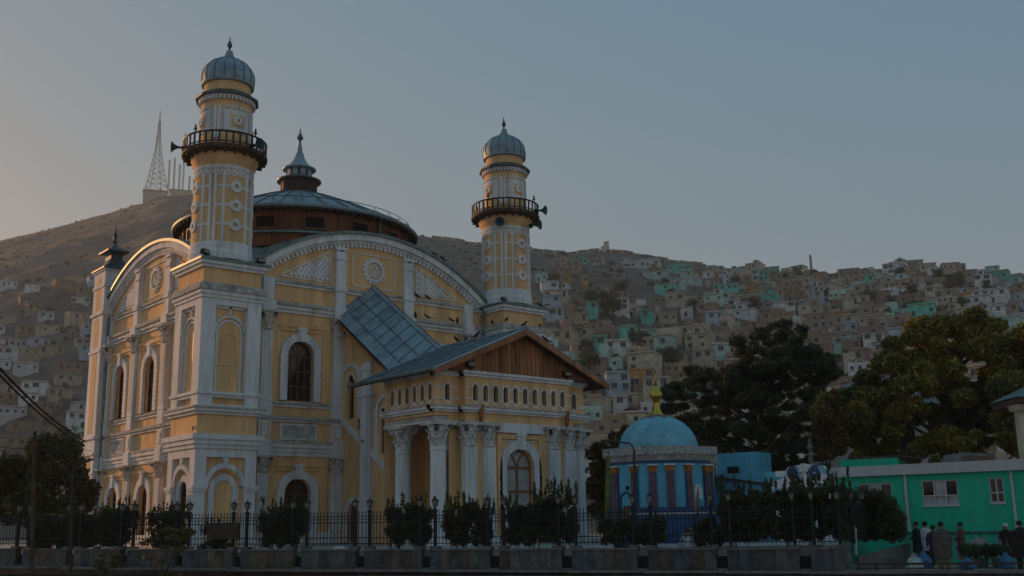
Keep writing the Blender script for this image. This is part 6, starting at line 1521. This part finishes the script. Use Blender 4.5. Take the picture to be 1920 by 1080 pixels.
for x, y, z, lab in ((15.9,2.05,15.73,'left pigeon of the pair on the band below the right lattice'),(16.8,2.05,15.73,'right pigeon of the pair on the band below the right lattice'),(15.6,1.85,14.36,'pigeon on the ledge just right of the stair roof'),(16.6,1.85,14.36,'pigeon pecking mid-ledge between the stair roof and far tower'),(18.6,1.85,14.36,'smaller pigeon near the right end of the upper ledge'),(19.05,1.85,14.36,'larger pigeon at the right end of the upper ledge'),
    (21.55,1.2,14.42,'pigeon on the left face ledge of the far tower'),(21.7,-0.15,14.42,'pigeon on the corner ledge of the far tower'),(12.6,-12.5,11.24,'pigeon on the front peak of the porch roof'),(14.2,-12.5,10.55,'pigeon on the right slope of the porch gable'),(12.6,-8.4,11.24,'pigeon on the porch roof ridge behind the peak'),(12.6,-6.6,11.24,'rearmost pigeon on the porch roof ridge'),(25.0,0.0,15.84,'pigeon on the far tower top at the right'),(17.2,1.9,18.8,'upper pigeon on the curved capping right of the drum'),(17.9,1.9,18.42,'lower pigeon on the curved capping right of the drum'),(24.9,-0.0,14.42,'pigeon at the outer edge of the far tower ledge')):
    if 15 < z < 19 and y == 1.9: z = ARC_Z+math.sqrt((ARC_R+0.24)**2-(x-CU)**2)
    th = thing('pigeon', (x, y, z), lab, 'pigeon', 'pigeons on the mosque', rz=rb_.uniform(0, 6.28)); th.scale = (1.5,)*3
    obj('body', BM, parent=th, local=True); obj('legs', LM_, parent=th, local=True)
# lamp posts, pole, cables
def lamp_post(px, ybot, ytop, arm_px, arm_y, D, label):
    b = at(px, ybot, D); t_ = at(px, ytop, D); e = at(arm_px, arm_y, D); b.z = -0.9
    th = thing('street_lamp', tuple(b), label, 'street lamp')
    obj('post', G().tube([b, (t_+b)/2, t_], 0.07, 8, 0.05), M_IRONB, th)
    c = at(px+(arm_px-px)*0.2, ytop-(ybot-ytop)*0.09, D)
    obj('arm', G().tube([t_, t_+(c-t_)*0.5+Vector((0,0,.06)), c, e], 0.035, 6), M_IRONB, th)
    d = (e-c).normalized(); obj('lamp_head', G().tube([e-d*0.05, e+d*0.28, e+d*0.5], 0.07, 6, 0.04), M_IRONB, th)
lamp_post(1189, 1000, 845, 1150, 828, 45.0, 'curved street lamp in front of the blue shrine')
lamp_post(136, 1030, 885, 152, 868, 48.0, 'thin curved street lamp left of the mosque')
b = at(63, 1030, 53); b.z = -0.9; t_ = at(65, 816, 53)
th = thing('utility_pole', tuple(b), 'plain dark utility pole left of the mosque', 'pole'); obj('pole', G().tube([b, t_], 0.11, 8, 0.08), M_WOODD, th); obj('insulator', G().lathe(t_.x, t_.y, [(0.05,t_.z),(0.08,t_.z+0.1),(0.03,t_.z+0.2)], 8), M_IRON, th)
def cable(P_, r_, label):
    pts = [at(px, py, D) for px, py, D in P_]; n_ = 14; out_ = []
    for i in range(n_+1):
        q = i/n_*(len(pts)-1); k = min(int(q), len(pts)-2); out_.append(pts[k].lerp(pts[k+1], q-k))
    mid = len(out_)
    for i, p in enumerate(out_): p.z -= 0.35*math.sin(math.pi*i/(mid-1))
    g = G(); g.tube(out_, r_, 5); tag(obj('overhead_cable', g, M_IRON), label, 'cable', 'overhead cables at left')
cable([(-60,626,40),(160,828,66)], 0.055, 'upper of two thick cables slanting down at left'); cable([(-60,640,40),(158,834,66)], 0.045, 'lower of two thick cables slanting down at left'); cable([(-40,832,50),(66,826,53),(175,845,70)], 0.014, 'thin wire passing the utility pole')
# flags
M_FLAGG = mat('green_yellow_flag', (0.15,0.17,0.02), 0.8, 0.4, 3.0, col2=(0.02,0.06,0.02), bump=0.02)
p0, p1 = at(1138, 1000, 48.5), at(1141, 848, 48.5); th = thing('furled_flag', tuple(p0), 'tall furled green and yellow flag beside the porch', 'flag')
obj('pole', G().tube([p0, p1], 0.025, 6), M_WOODD, th); fl = G(); dn_ = p0-p1
fl.tube([p1+dn_*q for q in (0.0, 0.06, 0.2, 0.45, 0.7, 0.92)], 0.03, 7); 
fv = G(); n_ = 9
for i, (q, r_) in enumerate(((0.01,.015),(.05,.05),(.15,.08),(.35,.10),(.6,.095),(.85,.09),(.97,.07))):
    p = p1+dn_*q; fv.v += [(p.x+r_*math.cos(2*math.pi*k/n_)*(1+.25*(k % 2)), p.y+r_*math.sin(2*math.pi*k/n_)*(1+.25*(k % 2)), p.z) for k in range(n_)]
    if i: fv.f += [((i-1)*n_+k, (i-1)*n_+(k+1)%n_, i*n_+(k+1)%n_, i*n_+k) for k in range(n_)]
fv.mi = [0]*len(fv.f); obj('cloth', fv, M_FLAGG, th)
p0, p1 = at(1305, 990, 47), at(1309, 912, 47); th = thing('furled_flag', tuple(p0), 'short furled pale flag in front of the shrine window', 'flag'); obj('pole', G().tube([p0, p1], 0.015, 5), M_WOODD, th)
fv = G(); dn_ = p0-p1
for i, (q, r_) in enumerate(((0,.012),(.15,.04),(.4,.085),(.55,.09),(.62,.03))):
    p = p1+dn_*q; fv.v += [(p.x+r_*math.cos(2*math.pi*k/8)*(1+.3*(k % 2)), p.y+r_*math.sin(2*math.pi*k/8), p.z) for k in range(8)]
    if i: fv.f += [((i-1)*8+k, (i-1)*8+(k+1)%8, i*8+(k+1)%8, i*8+k) for k in range(8)]
fv.mi = [0]*len(fv.f); obj('cloth', fv, M_CL['tan'], th)
# dark notice board tied to the railing
u0, u1 = fence_u(383), fence_u(444); th = thing('notice_board', TFc((u0+u1)/2, -0.1, 0.7), 'dark blank board fixed to the railing before the near tower', 'board')
obj('panel', G(TFc).box(u0, u1, -0.16, -0.12, zc(u0)+0.42, zc(u0)+1.08), M_IRONB, th); obj('frame', G(TFc).box(u0-0.03, u1+0.03, -0.165, -0.125, zc(u0)+1.08, zc(u0)+1.12), M_IRON, th)
# white flower pots along the wall foot
for i, px in enumerate((362,379,470,497,507,527,165,185,205,215)):
    u = fence_u(px); x, y, z = TFc(u, -0.55, 0.0); th = thing('flower_pot', (x, y, z), ['leftmost','second','third','fourth','fifth','sixth','seventh','eighth','ninth','tenth'][sorted((362,379,470,497,507,527,165,185,205,215)).index(px)]+' of the pale pots behind the left half of the railing', 'pot', 'pots behind the railing')
    obj('pot', G().lathe(0, 0, [(0.13,0),(0.17,0.2),(0.19,0.26),(0.19,0.30),(0.15,0.30)], 12), M_WHT if i % 3 else M_COPE, th, local=True, smooth=True); obj('soil', G().lathe(0, 0, [(0.15,0.27),(0.15,0.285)], 10), M_BARK, th, local=True)
# white pipe frame and river railing at the right
A = at(1605, 1040, 43.2); B = at(1604, 990, 43.2); C_ = at(1588, 989, 43.6)
tag(obj('bent_pipe', G().tube([A, B-(B-A)*0.03, B+(C_-B)*0.1, C_], 0.045, 7), M_FASC), 'bent pale standpipe right of the corner post', 'pipe')
ra = thing('river_railing', TFc(UE+5, 0.2, -0.9), 'low pipe railing along the river wall at right', 'railing')
obj('rail', G(TFc).box(UE+0.3, UE+26, 0.28, 0.36, -0.62, -0.55), M_IRONB, ra); obj('rail', G(TFc).box(UE+0.3, UE+26, 0.29, 0.35, -0.76, -0.72), M_IRONB, ra)
for i in range(9): obj('post', G(TFc).box(UE+1+i*2.9, UE+1.09+i*2.9, 0.27, 0.37, -0.92, -0.53), M_IRONB, ra)
# bags and planters among the people
M_BAGB = mat('blue_plastic_bag', (0.03,0.17,0.34), 0.45, 0.3, 8.0, bump=0.03); M_BAGW = mat('white_plastic_bag', (0.5,0.54,0.55), 0.5, 0.2, 8.0, bump=0.03)
for px, py, D, mt, sc, lab in ((1731,1040,44.5,M_BAGB,1.0,'blue bag between the man in profile and the shawled man'),(1714,1050,42.2,M_BAGW,0.95,'white sack at the feet of the man in profile'),(1812,1050,42.0,M_BAGB,0.8,'blue bag right of the shawled man'),(1886,1045,44.0,M_BAGB,0.9,'blue bundle beside the person with the white cap'),(634,1028,44.8,M_BAGW,0.0,'')):
    if not lab: continue
    p = at(px, py, D); p.z = -0.92; rr = random.Random(px); th = thing('plastic_bag', tuple(p), lab, 'bag', 'bags on the pavement')
    g = G(); n_ = 12; prof = [(.05,0),(.26,.02),(.33,.15),(.30,.32),(.20,.45),(.08,.53),(.10,.60),(.02,.62)]
    for r_, z in prof: g.v += [((r_*(1+rr.uniform(-.14,.14)))*sc*math.cos(2*math.pi*k/n_), (r_*(1+rr.uniform(-.14,.14)))*sc*math.sin(2*math.pi*k/n_), z*sc*1.05) for k in range(n_)]
    for i in range(len(prof)-1): g.f += [(i*n_+k, i*n_+(k+1)%n_, (i+1)*n_+(k+1)%n_, (i+1)*n_+k) for k in range(n_)]
    g.mi = [0]*len(g.f); obj('sack', g, mt, th, local=True, smooth=True)
    obj('tie', G().lathe(0, 0, [(.085*sc,.545*sc),(.10*sc,.56*sc),(.085*sc,.575*sc)], 8), M_BAGW, th, local=True)
th = thing('cloth_bundle', TFc(fence_u(634), -0.25, zc(8)), 'pale blue-white bundle lying on the coping before the side door', 'bundle')
obj('fold', G(lambda x, y, z: tuple(Vector(TFc(fence_u(634)+x, -0.2+y, zc(8)+z)))).wedge(-0.30, 0.30, -0.14, 0.14, 0.0, 0.15, 0.14, 0.06), M_BAGW, th); obj('fold', G(lambda x, y, z: tuple(Vector(TFc(fence_u(634)+x, -0.2+y, zc(8)+z)))).wedge(-0.12, 0.16, -0.10, 0.10, 0.15, 0.20, 0.06, 0.04), M_BAGB, th)
for px, D, lab in ((1838,45.2,'round planter with spiky plants left of the star panel'),(1822,44.8,'low planter with grassy plants below the star panel'),(1872,45.0,'planter with drooping plants near the mosaic panel')):
    p = at(px, 1040, D); p.z = -0.92; th = thing('planter', tuple(p), lab, 'planter', 'planters by the green building')
    obj('tub', G().lathe(p.x, p.y, [(.22,-.92),(.30,-.6),(.32,-.58),(.27,-.58)], 14), M_COPE, th, smooth=True)
    obj('foliage', leafmesh('foliage', [tuple(p+Vector((rr_*.25, s_*.2, .55+abs(rr_)*.1))) for rr_ in (-1,0,1) for s_ in (-1,1)], [(.22,.22,.2)]*6, 70, .3, L_SHRUB, .16, 1.2, .1, px), parent=th)
# ------------------------------------------------------------------ dusty evening air
hz = bpy.data.materials.new('dusty_air'); hz.use_nodes = True; t = hz.node_tree; t.nodes.clear()
pv_ = t.nodes.new('ShaderNodeVolumePrincipled'); pv_.inputs['Color'].default_value = (0.80, 0.89, 0.97, 1); pv_.inputs['Density'].default_value = 0.00024; pv_.inputs['Anisotropy'].default_value = 0.15
ou = t.nodes.new('ShaderNodeOutputMaterial'); t.links.new(pv_.outputs[0], ou.inputs['Volume'])
g = G(); g.box(-2600, 2600, -1500, 2600, -7, 432); obj('haze', g, hz, kind='stuff')
